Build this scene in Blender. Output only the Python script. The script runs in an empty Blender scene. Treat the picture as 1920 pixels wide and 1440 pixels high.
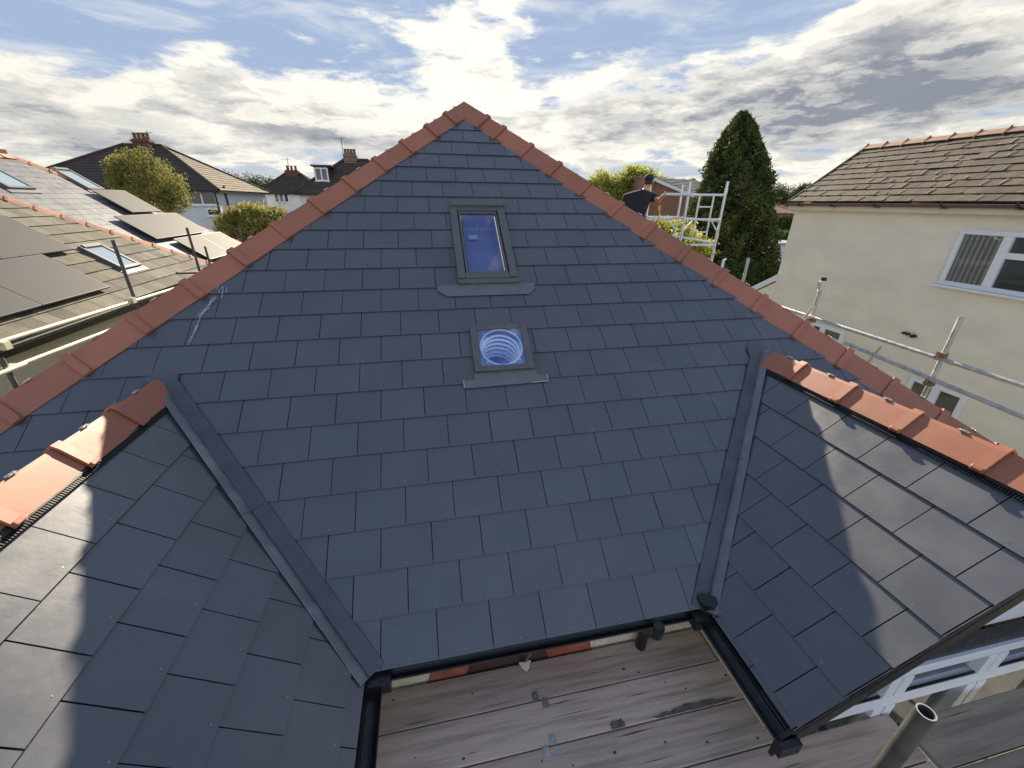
import bpy, bmesh, math, random
import numpy as np
from mathutils import Vector, Matrix
random.seed(7); rng = np.random.default_rng(7)
R = math.radians
scene = bpy.context.scene
COL = scene.collection
# ------------------------------------------------------------------ camera
CAM = np.array([0.39919955, -1.44383266, 4.98921516])
RW = np.array([[0.98024601, -0.19752652, 0.01005183],
               [-0.07220437, -0.40471116, -0.91158949],
               [0.18413119, 0.89285617, -0.41097878]])
F = 757.3967
cd = bpy.data.cameras.new("camera"); cam = bpy.data.objects.new("camera", cd); COL.objects.link(cam)
cd.sensor_width = 36; cd.lens = F / 1920 * 36; cd.clip_end = 3000; cd.clip_start = 0.05
M = Matrix([[RW[0][i], -RW[1][i], -RW[2][i]] for i in range(3)]).to_4x4()
M.translation = Vector(CAM); cam.matrix_world = M
scene.camera = cam

def ray(px, py): return RW.T @ np.array([(px - 960) / F, (py - 720) / F, 1.0])
def onplane(px, py, P0, n):
    d = ray(px, py); P0 = np.array(P0, float); n = np.array(n, float)
    return CAM + ((P0 - CAM) @ n) / (d @ n) * d
def hitX(px, py, X): return onplane(px, py, (X, 0, 0), (1, 0, 0))
def hitY(px, py, Y): return onplane(px, py, (0, Y, 0), (0, 1, 0))
def hitZ(px, py, Z): return onplane(px, py, (0, 0, Z), (0, 0, 1))
def dep(px, py, d): return CAM + d * ray(px, py)

# ------------------------------------------------------------------ light
SUN_AZ, SUN_EL = R(10.8), R(26.6)      # azimuth from +Y towards +X
sdir = Vector((math.sin(SUN_AZ) * math.cos(SUN_EL), math.cos(SUN_AZ) * math.cos(SUN_EL), math.sin(SUN_EL)))
sl = bpy.data.lights.new("sun", 'SUN'); sl.energy = 5.0; sl.angle = R(0.6); sl.color = (1.0, 0.86, 0.66)
so = bpy.data.objects.new("sun", sl); COL.objects.link(so)
so.rotation_euler = sdir.to_track_quat('Z', 'Y').to_euler(); so.location = (0, 0, 30)
scene.view_settings.view_transform = 'Standard'; scene.view_settings.look = 'None'
scene.view_settings.gamma = 1; scene.view_settings.exposure = 1.12
scene.view_settings.use_curve_mapping = False

class NT:
    def __init__(s, tree): s.t = tree; s.n = tree.nodes; s.l = tree.links
    def add(s, typ, **kw):
        n = s.n.new(typ)
        for k, v in kw.items(): setattr(n, k, v)
        return n
    def inp(s, sock, v):
        if isinstance(v, bpy.types.NodeSocket): s.l.new(v, sock)
        elif v is not None: sock.default_value = v
    def math(s, op, a, b=None, c=None, clamp=False):
        n = s.add('ShaderNodeMath', operation=op); n.use_clamp = clamp
        s.inp(n.inputs[0], a); s.inp(n.inputs[1], b)
        if c is not None: s.inp(n.inputs[2], c)
        return n.outputs[0]
    def vmath(s, op, a, b=None, out=0):
        n = s.add('ShaderNodeVectorMath', operation=op)
        s.inp(n.inputs[0], a); s.inp(n.inputs[1], b)
        return n.outputs[out]
    def noise(s, vec, scale, detail=4, rough=.5, dist=0., dim='3D'):
        n = s.add('ShaderNodeTexNoise', noise_dimensions=dim)
        s.inp(n.inputs['Vector'], vec); s.inp(n.inputs['Scale'], scale); s.inp(n.inputs['Detail'], detail)
        s.inp(n.inputs['Roughness'], rough); s.inp(n.inputs['Distortion'], dist)
        return n.outputs[0]
    def smooth(s, v, a, b, c=0., d=1., typ='SMOOTHSTEP'):
        n = s.add('ShaderNodeMapRange', interpolation_type=typ); n.clamp = True
        s.inp(n.inputs[0], v); s.inp(n.inputs[1], a); s.inp(n.inputs[2], b); s.inp(n.inputs[3], c); s.inp(n.inputs[4], d)
        return n.outputs[0]
    def mix(s, f, a, b, mode='MIX'):
        n = s.add('ShaderNodeMix', data_type='RGBA', blend_type=mode)
        s.inp(n.inputs[0], f); s.inp(n.inputs[6], a if not isinstance(a, tuple) else (*a[:3], 1)); s.inp(n.inputs[7], b if not isinstance(b, tuple) else (*b[:3], 1))
        return n.outputs[2]

# ------------------------------------------------------------------ sky (world)
w = bpy.data.worlds.new("World"); scene.world = w; w.use_nodes = True
w.node_tree.nodes.clear(); N = NT(w.node_tree)
out = N.add('ShaderNodeOutputWorld'); bg = N.add('ShaderNodeBackground'); N.l.new(bg.outputs[0], out.inputs[0])
sky = N.add('ShaderNodeTexSky', sky_type='NISHITA'); sky.sun_disc = False
sky.sun_elevation = SUN_EL; sky.sun_rotation = SUN_AZ; sky.altitude = 50; sky.air_density = 1.0; sky.dust_density = 0.7; sky.ozone_density = 1.6
tc = N.add('ShaderNodeTexCoord'); D = N.vmath('NORMALIZE', tc.outputs['Generated'])
sx = N.add('ShaderNodeSeparateXYZ'); N.l.new(D, sx.inputs[0])
az = N.math('ARCTAN2', sx.outputs[0], sx.outputs[1]); el = N.math('ARCSINE', sx.outputs[2])
def comb(x, y, z=0.):
    n = N.add('ShaderNodeCombineXYZ'); N.inp(n.inputs[0], x); N.inp(n.inputs[1], y); N.inp(n.inputs[2], z); return n.outputs[0]
elw = N.math('POWER', N.math('ADD', N.math('MAXIMUM', el, 0.), .012), .8)
def cloudfield(daz, dele):
    a = N.math('ADD', az, daz); e = N.math('ADD', elw, dele)
    P = comb(N.math('MULTIPLY', a, 1.0), N.math('MULTIPLY', e, 3.0), 0.37)
    big = N.noise(P, 2.6, 2, .5, .4)
    fin = N.noise(P, 9.0, 9, .62, .15)
    return N.math('ADD', N.math('MULTIPLY', big, .50), N.math('MULTIPLY', fin, .62)), fin
def dirof(px, py):
    d = ray(px, py); d = d / np.linalg.norm(d); return math.atan2(d[0], d[1]), math.asin(d[2])
def blob(px, py, rx, ry, amp):
    a0, e0 = dirof(px, py)
    dx = N.math('MULTIPLY', N.math('SUBTRACT', az, a0), 1. / rx)
    dy = N.math('MULTIPLY', N.math('SUBTRACT', el, e0), 1. / ry)
    q = N.math('ADD', N.math('MULTIPLY', dx, dx), N.math('MULTIPLY', dy, dy))
    return N.math('MULTIPLY', N.math('EXPONENT', N.math('MULTIPLY', q, -1.)), amp)
def total(L):
    r = L[0]
    for x in L[1:]: r = N.math('ADD', r, x)
    return r
f0, fine0 = cloudfield(0., 0.)
f1, fine1 = cloudfield(-.012, .035)     # sampled a little towards the sun: lit rims
bias = total([blob(120, 30, .28, .055, -.17), blob(640, 70, .18, .07, -.07), blob(1280, 40, .2, .06, -.2), blob(1000, 190, .07, .025, -.10),
              blob(330, 180, .34, .07, .17), blob(860, 130, .13, .09, .16), blob(1560, 190, .42, .085, .26), blob(1150, 240, .25, .05, .12),
              blob(1780, 60, .2, .05, .1), blob(560, 240, .3, .04, .10), blob(60, 250, .2, .04, .10), blob(1050, 20, .1, .04, -.08)])
dens = N.math('ADD', f0, bias)
dens = N.math('SUBTRACT', dens, N.smooth(el, .42, .8, 0., .30))
cover = N.smooth(dens, .52, .64)
thick = N.smooth(dens, .60, .82)
rim = N.smooth(N.math('SUBTRACT', f0, f1), -.045, .075)
# distance from the sun in the sky
sd = N.vmath('DOT_PRODUCT', D, tuple(sdir), out=1)
glow = N.smooth(sd, .45, .99, 0., 1., 'LINEAR'); glow2 = N.math('POWER', glow, 2.2)
darkmass = total([blob(1600, 190, .36, .065, .62), blob(1480, 300, .5, .022, .30), blob(330, 285, .35, .018, .42), blob(60, 225, .16, .03, .35), blob(640, 270, .12, .025, .3), blob(1150, 215, .2, .03, .2)])
shade = N.math('SUBTRACT', N.math('ADD', N.math('MULTIPLY', thick, .62), darkmass), N.math('MULTIPLY', rim, .72))
shade = N.math('ADD', N.math('SUBTRACT', shade, N.math('MULTIPLY', glow2, .30)), N.math('MULTIPLY', N.math('SUBTRACT', fine0, .5), 1.5))
shade = N.smooth(shade, -.35, .85, 0., 1., 'LINEAR')
ccol = N.mix(shade, (1.02, 0.985, 0.86), (0.29, 0.315, 0.36))
lift = N.math('MULTIPLY_ADD', glow2, .12, .74)
ccol = N.mix(1., ccol, comb(lift, lift, N.math('MULTIPLY', lift, .97)), 'MULTIPLY')
skyS = N.vmath('SCALE', sky.outputs[0]); skyS.node.inputs[3].default_value = .10
skyS = N.vmath('MINIMUM', skyS, (.30, .39, .52))
hz_ = N.smooth(el, 0., .10, 1., 0.)
wisp = N.smooth(N.noise(comb(az, N.math('MULTIPLY', elw, 5.), 1.3), 5., 6, .6, .5), .46, .70)
skyC = N.mix(N.math('MULTIPLY', wisp, .60), skyS, (.66, .67, .65))
skyC = N.mix(N.math('MULTIPLY', hz_, .9), skyC, (.60, .60, .52))
final = N.mix(cover, skyC, ccol)
back = N.smooth(sx.outputs[1], .35, -.5, 1., 1.9)      # unseen sky opposite the sun brightened, added fill for the shaded main slope
final = N.mix(1., final, comb(back, back, N.math('MULTIPLY', back, 1.06)), 'MULTIPLY')
CS = N.vmath('SCALE', final); CS.node.inputs[3].default_value = 8.
N.l.new(CS, bg.inputs[0]); bg.inputs[1].default_value = .074

# ------------------------------------------------------------------ materials
MATS = {}
def mat(name, c, rough=.6, metal=0., var=0., vs=5., c2=None, bump=0., bs=30., spec=.5, rnd=0., stretch=None, rvar=0., coat=0., emit=None, detail=5, thr=(.35, .68)):
    if name in MATS: return MATS[name]
    m = bpy.data.materials.new(name); m.use_nodes = True; MATS[name] = m
    T = NT(m.node_tree); b = m.node_tree.nodes['Principled BSDF']
    tcn = T.add('ShaderNodeTexCoord'); v = tcn.outputs['Object']
    if stretch:
        mp = T.add('ShaderNodeMapping'); T.l.new(v, mp.inputs[0]); mp.inputs['Scale'].default_value = stretch; v = mp.outputs[0]
    colr = (*c, 1)
    if c2 is not None:
        f = T.smooth(T.noise(v, vs, detail, .6), thr[0], thr[1])
        colr = T.mix(f, tuple(c), tuple(c2))
    elif var:
        f = T.noise(v, vs, detail, .6)
        k = T.smooth(f, .3, .7, 1 - var, 1 + var, 'LINEAR')
        cc = T.add('ShaderNodeCombineXYZ')
        for i in range(3): T.l.new(k, cc.inputs[i])
        colr = T.mix(1., tuple(c), cc.outputs[0], 'MULTIPLY')
    if rnd:
        at = T.add('ShaderNodeAttribute', attribute_name='rnd')
        k = T.smooth(at.outputs['Fac'], 0., 1., 1 - rnd, 1 + rnd, 'LINEAR')
        cc = T.add('ShaderNodeCombineXYZ')
        for i in range(3): T.l.new(k, cc.inputs[i])
        colr = T.mix(1., colr if not isinstance(colr, tuple) else tuple(colr), cc.outputs[0], 'MULTIPLY')
    T.inp(b.inputs['Base Color'], colr)
    if rvar:
        T.l.new(T.smooth(T.noise(v, vs * 1.7, 4, .6), .3, .7, rough - rvar, rough + rvar, 'LINEAR'), b.inputs['Roughness'])
    else: b.inputs['Roughness'].default_value = rough
    b.inputs['Metallic'].default_value = metal; b.inputs['Specular IOR Level'].default_value = spec
    b.inputs['Coat Weight'].default_value = coat
    if bump:
        bn = T.add('ShaderNodeBump'); bn.inputs['Strength'].default_value = bump; bn.inputs['Distance'].default_value = .02
        T.l.new(T.noise(v, bs, 6, .65), bn.inputs['Height']); T.l.new(bn.outputs[0], b.inputs['Normal'])
    if emit:
        b.inputs['Emission Color'].default_value = (*emit[0], 1); b.inputs['Emission Strength'].default_value = emit[1]
    return m
def slate_mat(name, c, c2, rough, rnd=.06):
    m = mat(name, c, rough, var=.10, vs=2.4, rnd=rnd, bump=.03, bs=30, rvar=.07, spec=.95)
    T = NT(m.node_tree); b = m.node_tree.nodes['Principled BSDF']; old = b.inputs['Base Color'].links[0].from_socket
    tcn = T.add('ShaderNodeTexCoord'); at = T.add('ShaderNodeAttribute', attribute_name='rnd')
    h = T.math('FRACT', T.math('MULTIPLY', at.outputs['Fac'], 7.31))
    k = T.mix(h, (1, 1, 1), tuple(q / p for p, q in zip(c, c2)))
    col = T.mix(1., old, k, 'MULTIPLY')
    dust = T.smooth(T.noise(tcn.outputs['Object'], 3.3, 7, .68, .6), .60, .80, 0., .22)          # chalky dust and faint water marks
    col = T.mix(dust, col, (.26, .26, .27))
    T.l.new(col, b.inputs['Base Color']); return m
SLATE = slate_mat('fibre_cement_slate', (.081, .084, .097), (.080, .086, .097), .34)
SLATE_GREY = slate_mat('grey_slate', (.11, .115, .125), (.11, .115, .12), .45, .03)
DARK = mat('black_underlay', (.008, .008, .009), .9)
RIVET = mat('rivet_metal', (.45, .43, .40), .35, 1.)
TERRA = mat('terracotta_ridge', (.350, .132, .076), .46, var=.07, vs=5, bump=.03, bs=40, rvar=.05, rnd=.09)
TERRA_FAR = mat('terracotta_far', (.52, .24, .14), .7, var=.25, vs=4, rnd=.25)
LEAD = mat('lead_sheet', (.085, .089, .104), .42, .2, var=.18, vs=6, bump=.06, bs=12, rvar=.10)
LEADLIT = mat('lit_burnished_lead', (.17, .175, .19), .38, .3, c2=(.27, .27, .28), vs=5, bump=.10, bs=9, rvar=.10, thr=(.45, .8))  # bay-side lead: burnish plus the stronger sky light put into its colour
BLACKP = mat('black_plastic', (.012, .013, .014), .38, var=.3, vs=12, rvar=.1)
GALV = mat('galvanised_steel', (.52, .52, .50), .42, .85, var=.25, vs=18, bump=.05, bs=60, rvar=.12)
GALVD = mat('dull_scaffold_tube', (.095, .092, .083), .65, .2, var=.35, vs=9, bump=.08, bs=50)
ALU = mat('aluminium', (.70, .71, .70), .38, .75, var=.1, vs=12)
CREAMTUBE = mat('cream_weathered_tube', (.62, .57, .42), .5, .2, var=.2, vs=7)
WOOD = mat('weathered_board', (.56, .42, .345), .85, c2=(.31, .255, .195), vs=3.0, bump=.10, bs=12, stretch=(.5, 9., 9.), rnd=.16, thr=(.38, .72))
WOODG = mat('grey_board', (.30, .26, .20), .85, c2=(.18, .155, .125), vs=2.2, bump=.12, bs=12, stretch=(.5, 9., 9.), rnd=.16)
KNOT = mat('dark_knot', (.10, .065, .05), .8)
STAIN = mat('dark_stain', (.10, .09, .075), .8, c2=(.19, .15, .125), vs=30)
RENDER = mat('cream_roughcast', (.60, .55, .40), .9, var=.18, vs=28, bump=.6, bs=70)
BRICKP = mat('red_brick_plain', (.30, .085, .045), .8, var=.3, vs=9, bump=.3, bs=30)
BROWNW = mat('dark_brown_wood', (.055, .025, .018), .6, var=.2, vs=8)
WHITE = mat('white_upvc', (.74, .76, .80), .32, var=.04, vs=3)
OSB = mat('chipboard', (.80, .56, .22), .8, c2=(.36, .22, .07), vs=26, bump=.2, bs=60)
NWALL = mat('cream_render', (.76, .72, .595), .92, var=.07, vs=1.3, bump=.30, bs=9, stretch=(1, 1, 2.2), c2=None)
NTILE = mat('old_brown_tile', (.080, .064, .047), .9, c2=(.120, .098, .070), vs=3.2, bump=.4, bs=30, rnd=.16)
MOSS = mat('pale_lifted_edge', (.42, .34, .21), .9, var=.3, vs=20)
GUTB = mat('brown_gutter', (.115, .065, .060), .42, var=.15, vs=6)
FASC = mat('cream_fascia', (.66, .60, .46), .6, var=.06, vs=3)
CTILE = mat('sandy_concrete_tile', (.150, .138, .105), .85, c2=(.10, .092, .068), vs=2.6, bump=.4, bs=26, rnd=.30)
PV = mat('solar_glass', (.055, .055, .057), .65, spec=.22)
FRAMEG = mat('grey_window_cladding', (.135, .135, .13), .45, .3, var=.08, vs=9)
FRAMEB = mat('dark_panel_frame', (.10, .10, .10), .4, .6)
CLOTHK = mat('black_cloth', (.018, .018, .022), .9, bump=.3, bs=14)
SKIN = mat('skin', (.58, .28, .15), .55)
JEANS = mat('brown_trousers', (.16, .085, .05), .85, bump=.3, bs=20)
GLOVE = mat('yellow_glove', (.65, .42, .04), .7)
HAIR = mat('dark_hair', (.03, .02, .015), .7)
WALLW = mat('white_painted_wall', (.62, .64, .66), .9, var=.06, vs=1.5)
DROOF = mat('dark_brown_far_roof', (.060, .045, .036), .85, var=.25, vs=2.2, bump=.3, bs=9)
LITROOF = mat('lit_far_roof', (.17, .135, .09), .9, var=.3, vs=2.2, bump=.3, bs=9)  # lit copy of the dark far roof, sunlight put into its colour
GREYROOF = mat('grey_tile_far_roof', (.20, .19, .18), .8, var=.2, vs=4)
GRASS = mat('garden_grass', (.055, .085, .028), .95, c2=(.10, .10, .05), vs=.8, bump=.4, bs=8)
TARMAC = mat('tarmac', (.06, .06, .06), .9, var=.2, vs=5)
BARK = mat('bark', (.07, .05, .035), .9, var=.3, vs=9)
HOLE = mat('black_hole', (.004, .004, .004), .9)

def brick_mat(name, c1, c2, mort, scale):
    m = bpy.data.materials.new(name); m.use_nodes = True; T = NT(m.node_tree); b = m.node_tree.nodes['Principled BSDF']
    tcn = T.add('ShaderNodeTexCoord'); s = T.add('ShaderNodeSeparateXYZ'); T.l.new(tcn.outputs['Object'], s.inputs[0])
    cm = T.add('ShaderNodeCombineXYZ'); T.l.new(T.math('ADD', s.outputs[0], s.outputs[1]), cm.inputs[0]); T.l.new(s.outputs[2], cm.inputs[1])
    bt = T.add('ShaderNodeTexBrick'); T.l.new(cm.outputs[0], bt.inputs['Vector'])
    bt.inputs['Color1'].default_value = (*c1, 1); bt.inputs['Color2'].default_value = (*c2, 1); bt.inputs['Mortar'].default_value = (*mort, 1)
    bt.inputs['Scale'].default_value = scale; bt.inputs['Mortar Size'].default_value = .012; bt.inputs['Brick Width'].default_value = .225; bt.inputs['Row Height'].default_value = .075
    T.l.new(bt.outputs[0], b.inputs['Base Color']); b.inputs['Roughness'].default_value = .85
    MATS[name] = m; return m
CHB = mat('dark_brick', (.12, .05, .032), .85, var=.3, vs=7)
BRICK = brick_mat('red_brickwork', (.30, .10, .06), (.22, .075, .045), (.25, .2, .16), 1.)

def glass_mat(name, tint=(.02, .025, .03), rough=.03, spec=.5, alpha=None):
    m = bpy.data.materials.new(name); m.use_nodes = True; T = NT(m.node_tree); nt = m.node_tree
    b = nt.nodes['Principled BSDF']; b.inputs['Base Color'].default_value = (*tint, 1); b.inputs['Roughness'].default_value = rough
    b.inputs['Specular IOR Level'].default_value = spec
    if alpha is not None:
        o = nt.nodes['Material Output']; tr = T.add('ShaderNodeBsdfTransparent'); gl = T.add('ShaderNodeBsdfGlossy'); gl.inputs['Roughness'].default_value = rough
        gl.inputs['Color'].default_value = (.95, .97, 1, 1); tr.inputs['Color'].default_value = (*tint, 1)
        mx = T.add('ShaderNodeMixShader'); fr = T.add('ShaderNodeFresnel'); fr.inputs[0].default_value = 1.5
        k = T.math('ADD', fr.outputs[0], alpha, clamp=True)
        T.l.new(k, mx.inputs[0]); T.l.new(tr.outputs[0], mx.inputs[1]); T.l.new(gl.outputs[0], mx.inputs[2]); T.l.new(mx.outputs[0], o.inputs[0])
    MATS[name] = m; return m
GLASS = glass_mat('window_glass', (.03, .035, .04), .04, .6)
GLASST = glass_mat('clear_window_glass', (.96, .97, .97), .02, alpha=.0)
GLASSB = glass_mat('skylight_glass', (.84, .86, 1.0), .03, alpha=.08)  # blue tint stands in for sky reflected in the pane
GLASSS = glass_mat('sunlit_roof_glass', (.30, .38, .42), .12, .9)

def leaf_mat(name, c, c2, trans=.25):
    m = bpy.data.materials.new(name); m.use_nodes = True; T = NT(m.node_tree); b = m.node_tree.nodes['Principled BSDF']
    at = T.add('ShaderNodeAttribute', attribute_name='rnd')
    cc = T.mix(at.outputs['Fac'], tuple(c), tuple(c2)); T.l.new(cc, b.inputs['Base Color'])
    b.inputs['Roughness'].default_value = .75; b.inputs['Specular IOR Level'].default_value = .2
    tr = T.add('ShaderNodeBsdfTranslucent'); T.l.new(cc, tr.inputs[0]); mx = T.add('ShaderNodeMixShader'); mx.inputs[0].default_value = trans
    T.l.new(b.outputs[0], mx.inputs[1]); T.l.new(tr.outputs[0], mx.inputs[2]); T.l.new(mx.outputs[0], m.node_tree.nodes['Material Output'].inputs[0])
    MATS[name] = m; return m
LEAF_CON = leaf_mat('conifer_leaf', (.028, .046, .014), (.105, .125, .035), .25)
LEAF_OLV = leaf_mat('olive_leaf', (.11, .115, .03), (.40, .37, .12), .5)
LEAF_YEL = leaf_mat('yellow_green_leaf', (.18, .21, .04), (.50, .50, .12), .6)
LEAF_GRN = leaf_mat('green_leaf', (.035, .060, .018), (.10, .14, .04), .3)
LEAF_FAR = leaf_mat('far_leaf', (.045, .060, .030), (.10, .12, .05), .25)

# ------------------------------------------------------------------ mesh helpers
def V(*a): return np.array(a, float)
def nrm(a): a = np.array(a, float); return a / np.linalg.norm(a)
class MB:
    def __init__(s): s.v = []; s.f = []; s.m = []; s.r = []
    def poly(s, pts, mi=0, r=None):
        i = len(s.v); s.v += [tuple(map(float, p)) for p in pts]; s.f.append(list(range(i, i + len(pts)))); s.m.append(mi); s.r.append(random.random() if r is None else r)
    def prism(s, top, off, mi=0, r=None, bottom=True):
        """top polygon (CCW from outside) extruded by -off vector"""
        if r is None: r = random.random()
        n = len(top); i = len(s.v); off = np.array(off, float)
        s.v += [tuple(map(float, p)) for p in top] + [tuple(map(float, np.array(p) - off)) for p in top]
        s.f.append(list(range(i, i + n))); s.m.append(mi); s.r.append(r)
        if bottom: s.f.append(list(range(i + 2 * n - 1, i + n - 1, -1))); s.m.append(mi); s.r.append(r)
        for k in range(n):
            k2 = (k + 1) % n; s.f.append([i + k, i + n + k, i + n + k2, i + k2]); s.m.append(mi); s.r.append(r)
    def box(s, c, sx, sy, sz, ax=None, mi=0, r=None):
        """centre, full sizes, ax = 3 unit axes"""
        if ax is None: ax = (V(1, 0, 0), V(0, 1, 0), V(0, 0, 1))
        c = np.array(c, float); a, b, d = ax[0] * sx / 2, ax[1] * sy / 2, ax[2] * sz / 2
        s.prism([c - a - b + d, c + a - b + d, c + a + b + d, c - a + b + d], 2 * d, mi, r)
    def bar(s, p, q, wd, ht, up=(0, 0, 1), mi=0, r=None):
        p = np.array(p, float); q = np.array(q, float); d = nrm(q - p); side = nrm(np.cross(d, up)); u = np.cross(side, d)
        s.box((p + q) / 2, np.linalg.norm(q - p), wd, ht, (d, -side, u), mi, r)
    def tube(s, p, q, r, r2=None, n=14, mi=0, caps=True, rr=None, inner=None):
        p = np.array(p, float); q = np.array(q, float); d = nrm(q - p)
        a = nrm(np.cross(d, (0, 0, 1) if abs(d[2]) < .9 else (1, 0, 0))); b = np.cross(d, a)
        r2 = r if r2 is None else r2; i = len(s.v); rr = random.random() if rr is None else rr
        for P, q_ in ((p, r), (q, r2)):
            for k in range(n):
                t = 2 * math.pi * k / n; s.v.append(tuple(P + (a * math.cos(t) + b * math.sin(t)) * q_))
        for k in range(n):
            k2 = (k + 1) % n; s.f.append([i + k, i + k2, i + n + k2, i + n + k]); s.m.append(mi); s.r.append(rr)
        if inner:
            j = len(s.v)
            for P in (q, q - d * .25):
                for k in range(n):
                    t = 2 * math.pi * k / n; s.v.append(tuple(P + (a * math.cos(t) + b * math.sin(t)) * inner))
            for k in range(n):
                k2 = (k + 1) % n; s.f.append([i + n + k, i + n + k2, j + k2, j + k]); s.m.append(mi); s.r.append(rr)
                s.f.append([j + k, j + k2, j + n + k2, j + n + k]); s.m.append(mi); s.r.append(rr)
            s.f.append(list(range(j + n, j + 2 * n))); s.m.append(mi); s.r.append(rr)
            s.f.append(list(range(i, i + n))[::-1]); s.m.append(mi); s.r.append(rr)
        elif caps:
            s.f.append(list(range(i, i + n))[::-1]); s.m.append(mi); s.r.append(rr)
            s.f.append(list(range(i + n, i + 2 * n))); s.m.append(mi); s.r.append(rr)
    def sweep(s, prof, p, q, up=(0, 0, 1), mi=0, r=None):
        """closed profile [(side,up)] swept from p to q"""
        p = np.array(p, float); q = np.array(q, float); d = nrm(q - p); side = nrm(np.cross(d, up)); u = np.cross(side, d)
        n = len(prof); i = len(s.v); r = random.random() if r is None else r
        for P in (p, q): s.v += [tuple(P + side * a + u * b) for a, b in prof]
        for k in range(n):
            k2 = (k + 1) % n; s.f.append([i + k, i + k2, i + n + k2, i + n + k]); s.m.append(mi); s.r.append(r)
        s.f.append(list(range(i, i + n))[::-1]); s.m.append(mi); s.r.append(r)
        s.f.append(list(range(i + n, i + 2 * n))); s.m.append(mi); s.r.append(r)
    def build(s, name, mats, parent=None, smooth=False, bevel=0, loc=None):
        me = bpy.data.meshes.new(name); loc = np.array(loc if loc is not None else (0, 0, 0), float)
        if parent is not None: loc = np.array(parent_loc(parent))
        vs = [tuple(np.array(v) - loc) for v in s.v]
        me.from_pydata(vs, [], s.f)
        if not isinstance(mats, (list, tuple)): mats = [mats]
        for m in mats: me.materials.append(m)
        me.polygons.foreach_set('material_index', s.m)
        at = me.attributes.new('rnd', 'FLOAT', 'FACE'); at.data.foreach_set('value', s.r)
        bm = bmesh.new(); bm.from_mesh(me); bmesh.ops.recalc_face_normals(bm, faces=bm.faces); bm.to_mesh(me); bm.free()
        if smooth:
            me.polygons.foreach_set('use_smooth', [True] * len(me.polygons))
            me.set_sharp_from_angle(angle=R(35))
        o = bpy.data.objects.new(name, me); COL.objects.link(o)
        if parent is not None: o.parent = parent
        else: o.location = loc
        if bevel:
            b = o.modifiers.new('bevel', 'BEVEL'); b.width = bevel; b.segments = 2; b.limit_method = 'ANGLE'
        return o
def parent_loc(o):
    l = np.zeros(3)
    while o is not None: l += np.array(o.location); o = o.parent
    return l
def tag(o, label=None, cat=None, group=None, kind=None):
    if label: o['label'] = label
    if cat: o['category'] = cat
    if group: o['group'] = group
    if kind: o['kind'] = kind
    return o
def empty(name, loc, label, cat, group=None):
    o = bpy.data.objects.new(name, None); COL.objects.link(o); o.location = tuple(map(float, loc)); o.empty_display_size = .2
    return tag(o, label, cat, group)
def label(o, t): o['label'] = t; return o

def clip(poly, a, b, c):
    """keep a*x+b*y<=c"""
    out = []
    for i in range(len(poly)):
        p, q = poly[i], poly[(i + 1) % len(poly)]
        dp = a * p[0] + b * p[1] - c; dq = a * q[0] + b * q[1] - c
        if dp <= 0: out.append(p)
        if dp * dq < 0:
            t = dp / (dp - dq); out.append((p[0] + (q[0] - p[0]) * t, p[1] + (q[1] - p[1]) * t))
    return out
def clip_poly(poly, conv):
    """conv: CCW convex polygon"""
    for i in range(len(conv)):
        (x0, y0), (x1, y1) = conv[i], conv[(i + 1) % len(conv)]
        a, b = (y1 - y0), -(x1 - x0); poly = clip(poly, a, b, a * x0 + b * y0)
        if len(poly) < 3: return []
    return poly
def parea(p): return abs(sum(p[i][0] * p[(i + 1) % len(p)][1] - p[(i + 1) % len(p)][0] * p[i][1] for i in range(len(p)))) / 2
def slabs(mb, O, U, Vv, region, W, G, u0=0., v0=0., thick=.005, raise_=.010, gap=.004, stagger=.5, rivet=False, jitter=.0006, mi=0, rmi=1, lift=0., holes=()):
    """courses of slates on plane O + u*U + v*Vv; region convex CCW in (u,v)"""
    O = np.array(O, float); U = np.array(U, float); Vv = np.array(Vv, float); n = nrm(np.cross(U, Vv))
    us = [p[0] for p in region]; vs = [p[1] for p in region]
    k0 = math.floor((min(vs) - v0) / G) - 1; k1 = math.ceil((max(vs) - v0) / G) + 1
    for k in range(k0, k1):
        sh = u0 + (stagger * W if k % 2 else 0.)
        i0 = math.floor((min(us) - sh) / W) - 1; i1 = math.ceil((max(us) - sh) / W) + 1
        for i in range(i0, i1):
            g1 = gap / 2 + random.uniform(-.0006, .0006); a0 = sh + i * W + g1; a1 = sh + (i + 1) * W - g1
            b0 = v0 + k * G + random.uniform(-.0009, .0009); b1 = b0 + G + .02
            q = clip_poly([(a0, b0), (a1, b0), (a1, b1), (a0, b1)], region)
            if len(q) < 3 or parea(q) < 2e-4: continue
            j0 = random.uniform(-jitter, jitter) * (1 + 3 * (random.random() < .05)); tl = random.uniform(-jitter, jitter)
            def hh(u, v): return lift + raise_ * (1 - (v - b0) / (G + .02)) + j0 + tl * (u - a0) / W
            rv = random.random()
            for q_ in cut_holes(q, holes):
                top = [O + U * u + Vv * v + n * hh(u, v) for u, v in q_]
                mb.prism(top, n * thick, mi, rv, bottom=False)
            if rivet and parea(q) > .6 * W * G:
                c = O + U * ((a0 + a1) / 2 + random.uniform(-.006, .006)) + Vv * (b0 + .028) + n * (hh((a0 + a1) / 2, b0 + .028) + .0015)
                rr = .0030; mb.poly([c + (U * math.cos(t) + Vv * math.sin(t)) * rr for t in np.arange(6) * math.pi / 3], rmi)
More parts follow.
